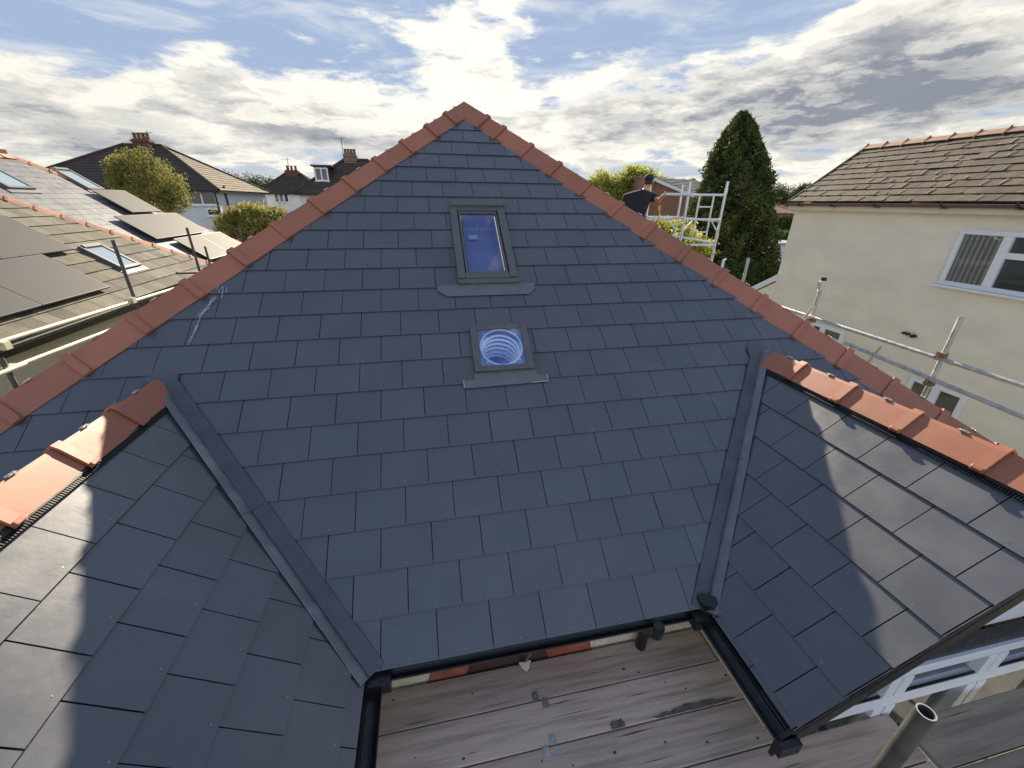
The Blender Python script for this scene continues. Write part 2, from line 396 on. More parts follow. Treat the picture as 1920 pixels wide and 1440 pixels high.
def cut_holes(q, holes):
    out = [q]
    for (a0, a1, b0, b1) in holes:
        nxt = []
        for p in out:
            us = [t[0] for t in p]; vs = [t[1] for t in p]
            if max(us) <= a0 or min(us) >= a1 or max(vs) <= b0 or min(vs) >= b1: nxt.append(p); continue
            mid = clip(clip(p, 1, 0, a1), -1, 0, -a0)
            for r in (clip(p, 1, 0, a0), clip(p, -1, 0, -a1), clip(mid, 0, 1, b0), clip(mid, 0, -1, -b1)):
                if len(r) >= 3 and parea(r) > 1e-5: nxt.append(r)
        out = nxt
    return out
def plane_poly(mb, O, U, Vv, region, h, mi=0):
    O = np.array(O, float); n = nrm(np.cross(U, Vv))
    mb.poly([O + np.array(U) * u + np.array(Vv) * v + n * h for u, v in region], mi)
def gutter(mb, p, q, r=.058, th=.004, up=(0, 0, 1), mi=0):
    prof = [(math.cos(t) * r, math.sin(t) * r) for t in np.linspace(math.pi, 2 * math.pi, 11)]
    prof += [(math.cos(t) * (r - th), math.sin(t) * (r - th)) for t in np.linspace(2 * math.pi, math.pi, 11)]
    mb.sweep(prof, p, q, up, mi)
def leaves(name, pts, nrmls, size, mat_, parent, rnd=None, aspect=1.6, tilt=.9):
    """many small leaf quads"""
    n = len(pts); a = rng.normal(size=(n, 3)); a = a * tilt + nrmls * 0.0; a /= np.linalg.norm(a, axis=1)[:, None] + 1e-9
    b = np.cross(a, rng.normal(size=(n, 3))); b /= np.linalg.norm(b, axis=1)[:, None] + 1e-9
    sz = size * rng.uniform(.6, 1.35, n)[:, None]; a = a * sz * aspect; b = b * sz * .6
    vs = np.empty((n, 4, 3)); vs[:, 0] = pts - a; vs[:, 1] = pts + b; vs[:, 2] = pts + a; vs[:, 3] = pts - b
    vs = vs.reshape(-1, 3) - (parent_loc(parent) if parent is not None else 0)
    me = bpy.data.meshes.new(name); me.vertices.add(4 * n); me.vertices.foreach_set('co', vs.ravel())
    me.loops.add(4 * n); me.loops.foreach_set('vertex_index', np.arange(4 * n, dtype=np.int32))
    me.polygons.add(n); me.polygons.foreach_set('loop_start', np.arange(0, 4 * n, 4, dtype=np.int32)); me.polygons.foreach_set('loop_total', np.full(n, 4, dtype=np.int32))
    me.update(calc_edges=True); me.materials.append(mat_)
    at = me.attributes.new('rnd', 'FLOAT', 'FACE'); at.data.foreach_set('value', (rng.random(n) if rnd is None else rnd).astype(np.float32))
    o = bpy.data.objects.new(name, me); COL.objects.link(o)
    if parent is not None: o.parent = parent
    return o
def trunk(parent, base, top, r, limbs=8, spread=1., seed=0):
    mb = MB(); rs = random.Random(seed); base = np.array(base, float); top = np.array(top, float)
    P = [base + (top - base) * t + V(rs.uniform(-.1, .1), rs.uniform(-.1, .1), 0) * t for t in np.linspace(0, 1, 6)]
    for i in range(5): mb.tube(P[i], P[i + 1], r * (1 - i / 6), r * (1 - (i + 1) / 6), n=9)
    for k in range(limbs):
        t = rs.uniform(.3, .95); p = base + (top - base) * t; a = rs.uniform(0, 6.28)
        q = p + V(math.cos(a) * spread, math.sin(a) * spread, spread * rs.uniform(.3, 1.)) * rs.uniform(.5, 1.)
        m = (p + q) / 2 + V(0, 0, -.08 * spread); mb.tube(p, m, r * .4, r * .25, n=6); mb.tube(m, q, r * .25, r * .08, n=6)
    return mb.build('trunk', BARK, parent, smooth=True)
def crown_pts(n, blobs, seed=0, shell=.40):
    rs = np.random.default_rng(seed); P = []; Rn = []
    wts = np.array([b[1][0] * b[1][1] * b[1][2] for b in blobs]) ** .7; wts /= wts.sum()
    for b, wt in zip(blobs, wts):
        m = int(n * wt); d = rs.normal(size=(m, 3)); d /= np.linalg.norm(d, axis=1)[:, None]
        rad = shell + (1 - shell) * rs.random(m) ** .6
        lump = 1 + .24 * np.sin(d[:, 0] * 7 + b[0][0]) * np.sin(d[:, 1] * 6 + b[0][1]) * np.cos(d[:, 2] * 8) + .07 * rs.normal(size=m)
        sp = rs.normal(size=(40, 3)); sp /= np.linalg.norm(sp, axis=1)[:, None]; dm_ = (d @ sp.T).max(axis=1)       # sprays of twigs standing out of the crown
        lump = lump + np.where(dm_ > .975, .30 * rs.random(m), 0.)
        P.append(np.array(b[0]) + d * np.array(b[1]) * (rad * lump)[:, None]); Rn.append(np.full(m, rs.uniform(-.22, .22)))
    P = np.concatenate(P); c = np.concatenate(Rn)
    return P, np.clip(rs.random(len(P)) * .6 + .2 + c, 0, 1)
def tree(name, lab, cat, base, blobs, n, size, m, r=.15, seed=0, group=None, limbs=8, aspect=1.6):
    t = empty(name, base, lab, cat, group)
    zt = max(b[0][2] for b in blobs); cx = np.mean([b[0][0] for b in blobs]); cy = np.mean([b[0][1] for b in blobs])
    sp = np.mean([b[1][0] for b in blobs])
    trunk(t, base, (cx, cy, zt), r, limbs, sp, seed)
    P, rn = crown_pts(n, blobs, seed)
    leaves('crown', P, np.zeros_like(P), size, m, t, rn, aspect)
    return t

# ================================================================== OUR BUNGALOW
TH = R(36.5); CT, ST = math.cos(TH), math.sin(TH); EAVE = 2.7
UX = V(1, 0, 0); VY = V(0, CT, ST); NM = V(0, -ST, CT); E0 = V(0, 0, EAVE)
def mp(u, v, h=0.): return E0 + UX * u + VY * v + NM * h
house = empty('bungalow', (1, 4, 0), 'bungalow with large new dark slate hipped roof, terracotta hip tiles and two small gabled bays', 'house')
# --- main hip end
mb = MB()
tri = [(-3.66, 0.), (5.24, 0.), (1.06, 5.46), (0.94, 5.46)]
HOLES = [(.735, 1.11, 2.80, 3.65), (.73, 1.14, 1.82, 2.20)]
slabs(mb, E0, UX, VY, tri, .305, .2443, u0=0., v0=0., thick=.0042, raise_=.0112, gap=.0050, rivet=True, jitter=.0003, holes=HOLES)
mb.build('roof_slope', [SLATE, RIVET], house)
mb = MB()
for q_ in cut_holes(tri, HOLES): plane_poly(mb, E0, UX, VY, q_, -.004)
AP = V(1.0, 5.46 * CT, EAVE + 5.46 * ST)
YB = 11.0
kl = (AP[2] - EAVE) / (AP[0] + 3.66); kr = (AP[2] - EAVE) / (5.24 - AP[0])
mb.build('roof_underlay', DARK, house)
# side slopes
mb = MB()
Ll = math.hypot(AP[0] + 3.66, AP[2] - EAVE); Vl = nrm(V(AP[0] + 3.66, 0, AP[2] - EAVE)); Ul = V(0, -1, 0)
slabs(mb, V(-3.66, 0, EAVE), Ul, Vl, [(0, 0), (-AP[1], Ll), (-YB, Ll), (-YB, 0)], .305, .2443, thick=.0055, raise_=.0115, gap=.0045)
plane_poly(mb, V(-3.66, 0, EAVE), Ul, Vl, [(0, 0), (-AP[1], Ll), (-YB, Ll), (-YB, 0)], -.004, 1)
mb.build('roof_slope', [SLATE, DARK], house)
mb = MB()
Lr = math.hypot(5.24 - AP[0], AP[2] - EAVE); Vr = nrm(V(AP[0] - 5.24, 0, AP[2] - EAVE)); Ur = V(0, 1, 0)
slabs(mb, V(5.24, 0, EAVE), Ur, Vr, [(0, 0), (YB, 0), (YB, Lr), (AP[1], Lr)], .305, .2443, thick=.0055, raise_=.0115, gap=.0045)
plane_poly(mb, V(5.24, 0, EAVE), Ur, Vr, [(0, 0), (YB, 0), (YB, Lr), (AP[1], Lr)], -.004, 1)
mb.build('roof_slope', [SLATE, DARK], house)

# --- angular ridge / hip tiles with a raised collar at the lower end
def ridge_tile(parent, A, B, sL, sR, wl=.17, wr=.17, name='hip_tile', collar=True, clipm=True, clipside=0, mat_=None, th=.014):
    A = np.array(A, float); B = np.array(B, float); d = nrm(B - A)
    nL = nrm(np.cross(d, sL)); nL = nL if nL[2] > 0 else -nL
    nR = nrm(np.cross(d, sR)); nR = nR if nR[2] > 0 else -nR
    up = nrm(nL + nR); mb = MB(); rr = random.random()
    def sec(P, o, e):
        return [P + sL * (wl + e) + nL * o, P + sL * .022 + nL * o, P + up * (o * 1.15 - .004), P + sR * .022 + nR * o, P + sR * (wr + e) + nR * o]
    def seg(P, Q, o1, o2, e):
        a = sec(P, o1, e); b = sec(Q, o2, e); ai = sec(P, o1 - th, e); bi = sec(Q, o2 - th, e)
        for k in range(4):
            mb.poly([a[k], b[k], b[k + 1], a[k + 1]], 0, rr); mb.poly([ai[k], ai[k + 1], bi[k + 1], bi[k]], 0, rr)
            mb.poly([a[k], a[k + 1], ai[k + 1], ai[k]], 0, rr); mb.poly([b[k + 1], b[k], bi[k], bi[k + 1]], 0, rr)
        for k in (0, 4): mb.poly([a[k], ai[k], bi[k], b[k]], 0, rr)
    jit = V(*rng.normal(scale=.0016, size=3)); A = A + jit; B = B + jit
    seg(A, B - d * .012, 0., .006, 0.)
    if collar:
        seg(B - d * .055, B, .019, .021, .010)
        for s_, w_, n_ in ((sL, wl, nL), (sR, wr, nR)):      # small lug at each foot of the collar
            c = B - d * .026 + s_ * (w_ - .004) + n_ * .022
            mb.box(c, .05, .022, .020, (d, s_, n_), 0, rr)
    t = mb.build(name, mat_ or TERRA, parent, bevel=.0025)
    if clipm:
        m2 = MB(); c = (A + B) / 2 + up * .004
        sc, nc = (sL, nL) if clipside == 0 else (sR, nR)
        m2.box(c + up * .001, .050, .022, .002, (d, nrm(np.cross(up, d)), up)); m2.box(c + up * .004 + d * .008, .014, .009, .004, (d, nrm(np.cross(up, d)), up))
        m2.tube(c + up * .001 - d * .012, c + up * .005 - d * .012, .0045, n=8)
        m2.build('tile_clip', GALV, t)
    return t
def crestline(a, b, sgn, d1, d2, o):
    d = nrm(b - a); q = nrm(np.cross(NM, d)); q = q if q[0] * sgn > 0 else -q
    return a + q * d1 + NM * o, b + q * d2 + NM * o
def mp0(u, v): return mp(u, v)
LA, LB = crestline(mp0(.97, 5.39), mp0(-2.27, 1.6), -1, .15, .15, .07)
RA, RB = crestline(mp0(.99, 5.39), mp0(4.61, .72), 1, .15, .25, .07)
def hip_run(A, B, t0, ts, nmain, nside, wl, wr, side):
    d = nrm(B - A)
    # wing directions: perpendicular to the hip, lying in each slope
    def wing(n, toward):
        s_ = nrm(np.cross(n, d)); s_ = s_ if s_ @ toward > 0 else -s_
        return nrm(s_ * .16 - n * .056)
    sM = wing(nmain, V(-side, -1, 0)); sS = wing(nside, V(side, 1, 0))
    prev = t0
    for t in ts:
        ridge_tile(house, A + d * (prev - .01), A + d * t, sM, sS, wl, wr, clipside=1); prev = t
nl = nrm(V(-kl, 0, 1)); nr = nrm(V(kr, 0, 1))
tsL = [.21, .57] + [.57 + .4335 * i for i in range(1, 13)]
tsR = [.24, .51] + [.51 + .432 * i for i in range(1, 14)]
tL0 = (.985 - LA[0]) / nrm(LB - LA)[0]; tR0 = (.985 - RA[0]) / nrm(RB - RA)[0]
hip_run(LA, LB, tL0 + .01, tsL, NM, nl, .178, .165, -1)
hip_run(RA, RB, tR0 + .01, tsR, NM, nr, .215, .165, 1)
for sgn, Aq, Bq, tl in ((-1, LA, LB, tsL[-1]), (1, RA, RB, tsR[-1])):      # black batten and mortar line closing the tiles
    mb = MB(); d = nrm(Bq - Aq); mb.bar(Aq - V(0, 0, .11), Aq + d * tl - V(0, 0, .11), .10, .06, mi=0)
    mb.build('hip_batten', DARK, house)
# main ridge running back from the apex
for i in range(15):
    a = V(AP[0], AP[1] + .22 + .43 * i, AP[2] + .035)
    ridge_tile(house, a + V(0, .44, 0), a, nrm(V(-1, 0, -.72)), nrm(V(1, 0, -.72)), .18, .18, 'ridge_tile')

# --- two gabled bays
S8 = math.sqrt(1.64)
def bay(xe, sg, W, G, v0, u0, zc, joints, xc, yfront=-.66, WS=1.12):
    """xe: eave X of the inner slope, sg: direction of rise (+1 right bay, -1 left bay)"""
    wr = abs(xc - xe) * S8 - .02; Vv = V(sg, 0, .8) / S8; U = V(0, -sg, 0)
    Y = lambda w: .844 * w
    if sg > 0: reg = [(.66, wr), (-(Y(wr) + .06), wr), (-.06, 0), (.66, 0)]
    else: reg = [(-.66, 0), (.06, 0), (Y(wr) + .06, wr), (-.66, wr)]
    mb = MB(); O = V(xe, 0, EAVE)
    slabs(mb, O, U, Vv, reg, W, G, u0=u0, v0=v0, thick=.0036, raise_=.0128, gap=.0058, rivet=True, jitter=.0004)
    mb.build('bay_slope', [SLATE, RIVET], house)
    mb = MB(); plane_poly(mb, O, U, Vv, reg, -.004)
    # hidden outer slope
    O2 = V(2 * xc - xe, 0, EAVE); V2 = V(-sg, 0, .8) / S8; U2 = V(0, sg, 0)
    if sg < 0: reg2 = [(.66, wr), (-(Y(wr) + .06), wr), (-.06, 0), (.66, 0)]
    else: reg2 = [(-.66, 0), (.06, 0), (Y(wr) + .06, wr), (-.66, wr)]
    plane_poly(mb, O2, U2, V2, reg2, -.004); mb.build('bay_underlay', DARK, house)
    mb = MB(); slabs(mb, O2, U2, V2, reg2, W, G, u0=u0, v0=v0, thick=.0055, raise_=.012, gap=.0055)
    mb.build('bay_slope', SLATE, house)
    sI = nrm(V(-sg, 0, -WS)); sO = nrm(V(sg, 0, -WS))
    prev = joints[0]
    for j in joints[1:]:
        ridge_tile(house, V(xc, prev + .01, zc), V(xc, j, zc), sI if sg > 0 else sO, sO if sg > 0 else sI, .168, .168, 'ridge_tile', clipside=1 if sg > 0 else 0); prev = j
    # black comb vent strip under the tiles on both sides
    zr0 = EAVE + .8 * abs(xc - xe)
    for s_ in (sI, sO):
        sg_ = np.sign(s_[0]); n_ = V(.8 * sg_, 0, 1) / S8; dn = V(sg_, 0, -.8) / S8
        tip = abs(s_[0]) * .168
        def pl(x, h): return V(xc + sg_ * x, 0, zr0 - .8 * x) + n_ * h
        mb = MB(); c0 = pl(tip - .022, .016) + V(0, joints[0] - .02, 0); c1 = pl(tip - .022, .016) + V(0, yfront, 0); mb.bar(c0, c1, .030, .022, up=n_)
        c0 = c0 + dn * .022; c1 = c1 + dn * .022; nt = int(abs(c1[1] - c0[1]) / .013)
        for i in range(nt): mb.box(c0 + (c1 - c0) * (i + .5) / nt, .006, .030, .012, (V(0, 1, 0), dn, n_))
        mb.build('vent_strip', BLACKP, house)
        mb = MB(); mb.bar(pl(tip * .5, -.0) + V(0, joints[0] - .05, 0), pl(tip * .5, -.0) + V(0, yfront + .01, 0), .07, .02, up=n_); mb.build('ridge_batten', DARK, house)
    return wr
jl1 = hitZ(207, 767, 3.87)[1]; jl2 = hitZ(99, 835, 3.87)[1]; stp = .425
bay(-.08, -1, .292, .2595, .0835, -.185, 3.87, [1.50, jl1, jl1 - stp, jl1 - 2 * stp, jl1 - 3 * stp, -.68], -1.46)
bay(1.95, 1, .288, .2575, .03, -.067, 3.835, [1.335, 1.01, .595, .18, -.235, -.68], 3.29, WS=.98)

# --- lead valleys
def valley(x0, x1, y1, sgn):
    """from the eave corner (x0, y~0) up to (x1, y1); sgn: +1 valley whose bay lies on the right"""
    B = V(x0, 0, EAVE); T = V(x1, y1, EAVE + y1 * ST / CT); L = np.linalg.norm(T - B); d = (T - B) / L
    nb = V(-sgn * .8, 0, 1) / S8
    sm = nrm(np.cross(NM, d)); sm = sm if sm[0] * sgn < 0 else -sm          # into the main slope
    sb = nrm(np.cross(nb, d)); sb = sb if sb[0] * sgn > 0 else -sb          # into the bay slope
    up = nrm(NM + nb)
    pieces = [(-.03, L * .52, 0.), (L * .52 - .05, L + .07, .005)]
    for a, b, h in pieces:
        mb = MB(); nL = int((b - a) / .018); rows = []
        ph = random.uniform(0, 9)
        prof = [(-.100, 0), (-.096, 1), (-.07, 1), (-.05, 1), (-.030, 1), (-.010, 5), (.0, 2), (.010, 5), (.026, 3), (.042, 3), (.056, 3), (.070, 3), (.073, 4)]
        for i in range(nL + 1):
            t = a + (b - a) * i / nL; r = []
            wob = .006 * math.sin(t * 9 + ph) + .004 * math.sin(t * 23 + 2 * ph) + random.uniform(-.0015, .0015)
            for q, kd in prof:
                rum = .0022 * math.sin(t * 19 + q * 40 + ph) + .0012 * math.sin(t * 47 - q * 65 + 2 * ph) + random.uniform(-.0002, .0002)
                q2 = q * (1 + (.5 * wob / .1 if abs(q) > .1 else 0))
                if q < 0: P = B + d * t + sm * (-q2) + NM * ((.0135 if kd == 0 else .014 if kd == 5 else .0165) + h + rum * .35)
                elif q > 0: P = B + d * t + sb * q2 + nb * ((.0145 if kd == 4 else .014 if kd == 5 else .0175) + h + rum * .45)
                else: P = B + d * t + up * (.011 + h)
                r.append(P)
            rows.append(r)
        for i in range(nL):
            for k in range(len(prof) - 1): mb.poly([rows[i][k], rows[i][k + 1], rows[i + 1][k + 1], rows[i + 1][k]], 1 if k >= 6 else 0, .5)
        o = mb.build('lead_valley', [LEAD, LEADLIT], house)
        bm = bmesh.new(); bm.from_mesh(o.data); bmesh.ops.remove_doubles(bm, verts=bm.verts, dist=1e-5); bmesh.ops.recalc_face_normals(bm, faces=bm.faces); bm.to_mesh(o.data); bm.free()
        o.data.polygons.foreach_set('use_smooth', [True] * len(o.data.polygons)); o.data.set_sharp_from_angle(angle=R(28))
    # small dressed saddle behind the top ridge tile
    mb = MB(); reg = [(x1 - .12, (y1 - .06) / CT), (x1 + .10, (y1 - .06) / CT), (x1 + .09, (y1 + .07) / CT), (x1 + .03, (y1 + .10) / CT), (x1 - .08, (y1 + .10) / CT), (x1 - .12, (y1 + .06) / CT)]
    mb.prism([mp(u, v, .021) for u, v in reg], NM * .003); mb.build('lead_saddle', LEAD, house)
valley(-.08, -1.44, 1.38 * .8 / .74, -1)
valley(1.95, 3.25, 1.32 * .8 / .74, 1)

# --- gutters, fascias, gable boards
mb = MB(); gutter(mb, V(-.06, -.004, 2.676), V(1.93, -.004, 2.676), .038, .004); mb.box(V(.02, -.022, 2.650), .06, .096, .06)
mb.build('gutter', BLACKP, house, smooth=False)
mb = MB(); gutter(mb, V(-.040, .03, 2.668), V(-.040, -.70, 2.668), .050, .004); mb.box(V(-.05, -.01, 2.640), .10, .11, .085)
mb.build('gutter', BLACKP, house)
mb = MB(); gutter(mb, V(1.912, .03, 2.668), V(1.912, -.70, 2.668), .050, .004); mb.box(V(1.905, -.01, 2.640), .12, .11, .085); mb.box(V(1.912, -.69, 2.64), .112, .03, .075)
mb.prism([V(1.895, .035, 2.765), V(1.935, .045, 2.775), V(1.995, .01, 2.775), V(1.995, -.03, 2.765), V(1.96, -.045, 2.75), V(1.905, -.01, 2.75)], V(0, 0, .09)); mb.build('gutter', BLACKP, house)
mb = MB(); mb.bar(V(.83, -.01, 2.63), V(.83, .13, 2.30), .022, .004, up=(0, 1, 0)); mb.build('gutter_strap', GALVD, house)
mb = MB(); mb.prism([V(.79, .135, 2.30), V(.87, .135, 2.30), V(.85, .10, 2.29), V(.83, .085, 2.285), V(.81, .10, 2.29)], V(0, 0, .008)); mb.build('strap_foot', FASC, house)
mb = MB()
mb.bar(V(-.08, .035, 2.62), V(1.95, .035, 2.62), .02, .10); mb.bar(V(-.105, .0, 2.60), V(-.105, -.66, 2.60), .02, .12); mb.bar(V(1.978, 0, 2.60), V(1.978, -.66, 2.60), .02, .12)
mb.build('fascia', BLACKP, house)
# downpipe near the right corner
mb = MB(); mb.tube(V(1.62, -.022, 2.64), V(1.62, -.022, 2.56), .038, .034); mb.tube(V(1.62, -.022, 2.57), V(1.62, .10, 2.44), .034); mb.tube(V(1.62, .10, 2.45), V(1.62, .10, .1), .034)
mb.tube(V(1.60, -.045, 2.672), V(1.60, -.045, 2.69), .030, .030)
mb.build('downpipe', BLACKP, house, smooth=True)
def gable_front(xe, sg, xc, y=-.66):
    # bargeboards on both rakes, soffit and a white panel in the gable
    xo = 2 * xc - xe; zr = EAVE + .8 * abs(xc - xe)
    for xa in (xe, xo):
        mb = MB(); s_ = np.sign(xc - xa)
        pts = [V(xa - s_ * .06, y, EAVE - .02 - .05), V(xc, y, zr + .006), V(xc, y, zr - .15), V(xa - s_ * .06, y, EAVE - .20)]
        mb.prism(pts, V(0, -.022, 0)) ; mb.build('bargeboard', BLACKP, house)
        mb = MB(); q = [V(xa, y, EAVE - .045), V(xc, y, zr - .045), V(xc, y + .2, zr - .045), V(xa, y + .2, EAVE - .045)]
        mb.prism(q, V(0, 0, .012)); mb.build('soffit', BLACKP, house)
    mb = MB(); mb.bar(V(min(xe, xo) + .22, y + .16, 2.735), V(max(xe, xo) - .22, y + .16, 2.735), .03, .13); mb.build('gable_fascia', BLACKP, house)
    mb = MB(); mb.prism([V(min(xe, xo) + .2, y + .19, 2.80), V(max(xe, xo) - .2, y + .19, 2.80), V(xc, y + .19, zr - .16)], V(0, -.02, 0)); mb.build('gable_panel', WHITE, house)
gable_front(1.95, 1, 3.29); gable_front(-.08, -1, -1.46)

# --- walls under the eaves
mb = MB(); mb.box(V(.99, .26, 1.30), 2.3, .20, 2.60); mb.box(V(-.26, -.10, 1.28), .16, .72, 2.56); mb.box(V(2.17, -.10, 1.28), .16, .72, 2.56)
mb.box(V(4.6, .26, 1.28), 1.2, .2, 2.56); mb.box(V(-3.0, .26, 1.28), 1., .2, 2.56)
mb.box(V(-3.36, 5.6, 1.28), .2, 10.6, 2.56); mb.box(V(5.0, 5.6, 1.28), .2, 10.6, 2.56); mb.box(V(.82, 10.9, 1.28), 8.3, .2, 2.56)
mb.box(V(-1.46, -.42, .85), 2.5, .14, 1.7); mb.box(V(3.29, -.42, .85), 2.46, .14, 1.7)
mb.box(V(4.44, -.10, 1.28), .14, .72, 2.56); mb.box(V(-2.70, -.10, 1.28), .14, .72, 2.56)
mb.build('wall', RENDER, house)
mb = MB(); y = .155       # brick arch over a brown timber opening, seen between gutter and boards
mb.prism([V(.20, y, 2.22), V(.44, y, 2.22), V(.56, y, 2.60), V(.33, y, 2.60)], V(0, -.03, 0)); mb.build('brick_arch', BRICKP, house); mb = MB(); mb.prism([V(1.00, y, 2.22), V(1.30, y, 2.22), V(1.22, y, 2.60), V(.92, y, 2.60)], V(0, -.03, 0))
mb.build('brick_arch', BRICKP, house)
mb = MB(); mb.prism([V(.44, y + .004, 1.1), V(1.0, y + .004, 1.1), V(1.0, y + .004, 2.22), V(.93, y + .004, 2.59), V(.56, y + .004, 2.59), V(.44, y + .004, 2.22)], V(0, -.03, 0)); mb.build('timber_infill', BROWNW, house)

# --- bay front glazing
def bay_window(xa, xb, mull, y=-.50):
    fr = MB()
    fr.box(V((xa + xb) / 2, y, 2.645), xb - xa, .07, .07); fr.box(V((xa + xb) / 2, y, 2.385), xb - xa, .066, .105); fr.box(V((xa + xb) / 2, y, 1.74), xb - xa, .09, .08)
    for x in [xa + .035, xb - .035]: fr.box(V(x, y, 2.19), .07, .074, .84)
    for x in mull:
        for s_ in (-.042, .042):
            fr.box(V(x + s_, y - .004, 2.523), .07, .07, .165); fr.box(V(x + s_, y - .004, 2.06), .07, .07, .545)
    wd = fr.build('bay_window', WHITE, house, bevel=.004)
    g = MB(); xs = [xa + .07] + [m for m in mull] + [xb - .07]
    for i in range(len(xs) - 1):
        l = xs[i] + (.08 if i else 0); r = xs[i + 1] - (.08 if i < len(xs) - 2 else 0)
        for z0, z1 in ((2.438, 2.61), (1.78, 2.333)):
            g = MB(); g.poly([V(l, y + .01, z0), V(r, y + .01, z0), V(r, y + .01, z1), V(l, y + .01, z1)]); g.build('pane', GLASST, wd)
            b = MB()
            for (p, q) in ((V(l, y - .026, z0 + .006), V(r, y - .026, z0 + .006)),): b.bar(p, q, .012, .014)
            b.build('glazing_bead', BLACKP, wd)
bay_window(2.10, 4.42, [2.82, 3.52]); bay_window(-2.66, -.26, [-1.9, -1.1])
# chipboard-lined room floor behind the glass
mb = MB()
for i in range(9): mb.box(V(2.22 + .26 * i + .12, -.06, 2.10), .235, .72, .03)
for i in range(9): mb.box(V(2.22 + .26 * i + .12, .16, 2.37), .235, .03, .5)
mb.build('chipboard_floor', OSB, house)
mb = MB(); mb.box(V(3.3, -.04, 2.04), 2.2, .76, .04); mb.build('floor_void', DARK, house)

# --- roof window
sk = empty('roof_window', mp(.94, 3.25), None, None); sk.parent = house; sk.location = tuple(mp(.94, 3.25) - parent_loc(house))
AX = (UX, VY, NM)
def rb(mb, u0, u1, v0, v1, h0, h1, mi=0): mb.box(mp((u0 + u1) / 2, (v0 + v1) / 2, (h0 + h1) / 2), u1 - u0, v1 - v0, h1 - h0, AX, mi)
mb = MB(); rb(mb, .655, .722, 2.75, 3.72, -.02, .060); rb(mb, 1.122, 1.19, 2.75, 3.72, -.02, .060); rb(mb, .722, 1.122, 2.75, 2.808, -.02, .053); rb(mb, .722, 1.122, 3.64, 3.70, -.02, .056)
mb.build('cladding', FRAMEG, sk, bevel=.004)
mb = MB(); rb(mb, .732, .750, 2.830, 3.630, .01, .048); rb(mb, 1.095, 1.112, 2.830, 3.630, .01, .048); rb(mb, .732, 1.112, 2.812, 2.830, .01, .050); rb(mb, .750, 1.095, 3.612, 3.632, .01, .048)
mb.build('sash', FRAMEG, sk, bevel=.003)
mb = MB(); rb(mb, .660, 1.205, 3.69, 3.775, .0, .085); mb.build('top_hood', FRAMEG, sk, bevel=.012)
mb = MB(); rb(mb, .655, 1.195, 2.70, 2.752, .0, .045); mb.build('bottom_cladding', FRAMEG, sk, bevel=.006)
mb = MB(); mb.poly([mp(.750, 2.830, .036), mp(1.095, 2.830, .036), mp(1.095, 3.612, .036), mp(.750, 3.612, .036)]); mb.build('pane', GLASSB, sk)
mb = MB(); mb.prism([mp(u, v, .018) for u, v in [(.47, 2.675), (.47, 2.64), (.545, 2.575), (1.275, 2.575), (1.335, 2.64), (1.335, 2.70), (.50, 2.70)]], NM * .003); mb.build('apron_flashing', mat('grey_flashing', (.155, .16, .17), .5, .2, var=.10, vs=9, bump=.08, bs=16), sk)
mb = MB()                                     # blue-tinted plastered shaft below the glass
for (a, b) in (((.76, 2.83), (.76, 3.61)), ((1.085, 2.83), (1.085, 3.61)), ((.76, 2.83), (1.085, 2.83)), ((.76, 3.61), (1.085, 3.61))):
    mb.poly([mp(*a, .02), mp(*b, .02), mp(*b, -.75), mp(*a, -.75)])
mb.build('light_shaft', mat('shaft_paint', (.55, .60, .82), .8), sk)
mb = MB(); mb.poly([mp(.74, 2.81, -.14), mp(1.105, 2.81, -.14), mp(1.105, 3.64, -.14), mp(.74, 3.64, -.14)]); mb.build('reflection_sheet', mat('reflected_sky_blue', (.33, .37, .54), .7, var=.12, vs=2.5), sk)  # added sheet, the sky's reflection is painted into its blue
mb = MB(); rb(mb, .82, .91, 3.42, 3.48, -.12, -.11); mb.build('inner_catch', WHITE, sk)
mb = MB(); rb(mb, .772, 1.072, 3.505, 3.512, -.07, -.06); rb(mb, .915, .922, 3.512, 3.58, -.07, -.06); mb.build('inner_bar', WHITE, sk)

# --- sun tunnel
su = empty('sun_tunnel', mp(.94, 2.0), None, None); su.parent = house; su.location = tuple(mp(.94, 2.0) - parent_loc(house))
mb = MB(); a0, a1, b0, b1 = .700, 1.172, 1.790, 2.235
rb(mb, a0, a0 + .055, b0, b1, -.01, .052); rb(mb, a1 - .055, a1, b0, b1, -.01, .052); rb(mb, a0 + .055, a1 - .055, b0, b0 + .045, -.01, .052); rb(mb, a0 + .055, a1 - .055, b1 - .045, b1, -.01, .052)
mb.build('frame', FRAMEG, su, bevel=.004)
cx, cy = (a0 + a1) / 2, (b0 + b1) / 2; rr = .168
mb = MB(); pts = []
n = 40
for k in range(n):      # square plate with a round hole
    t0, t1 = 2 * math.pi * k / n, 2 * math.pi * (k + 1) / n
    def sq(t):
        c_, s_ = math.cos(t), math.sin(t); m_ = max(abs(c_) / (a1 - a0 - .11) * 2, abs(s_) / (b1 - b0 - .09) * 2); return cx + c_ / m_, cy + s_ / m_
    mb.poly([mp(cx + rr * math.cos(t0), cy + rr * math.sin(t0), .024), mp(*sq(t0), .024), mp(*sq(t1), .024), mp(cx + rr * math.cos(t1), cy + rr * math.sin(t1), .024)], 0, .5)
mb.build('blue_plate', mat('blue_plate', (.14, .20, .38), .35), su)  # sky reflection of the glass put into the plate's blue
mb = MB()
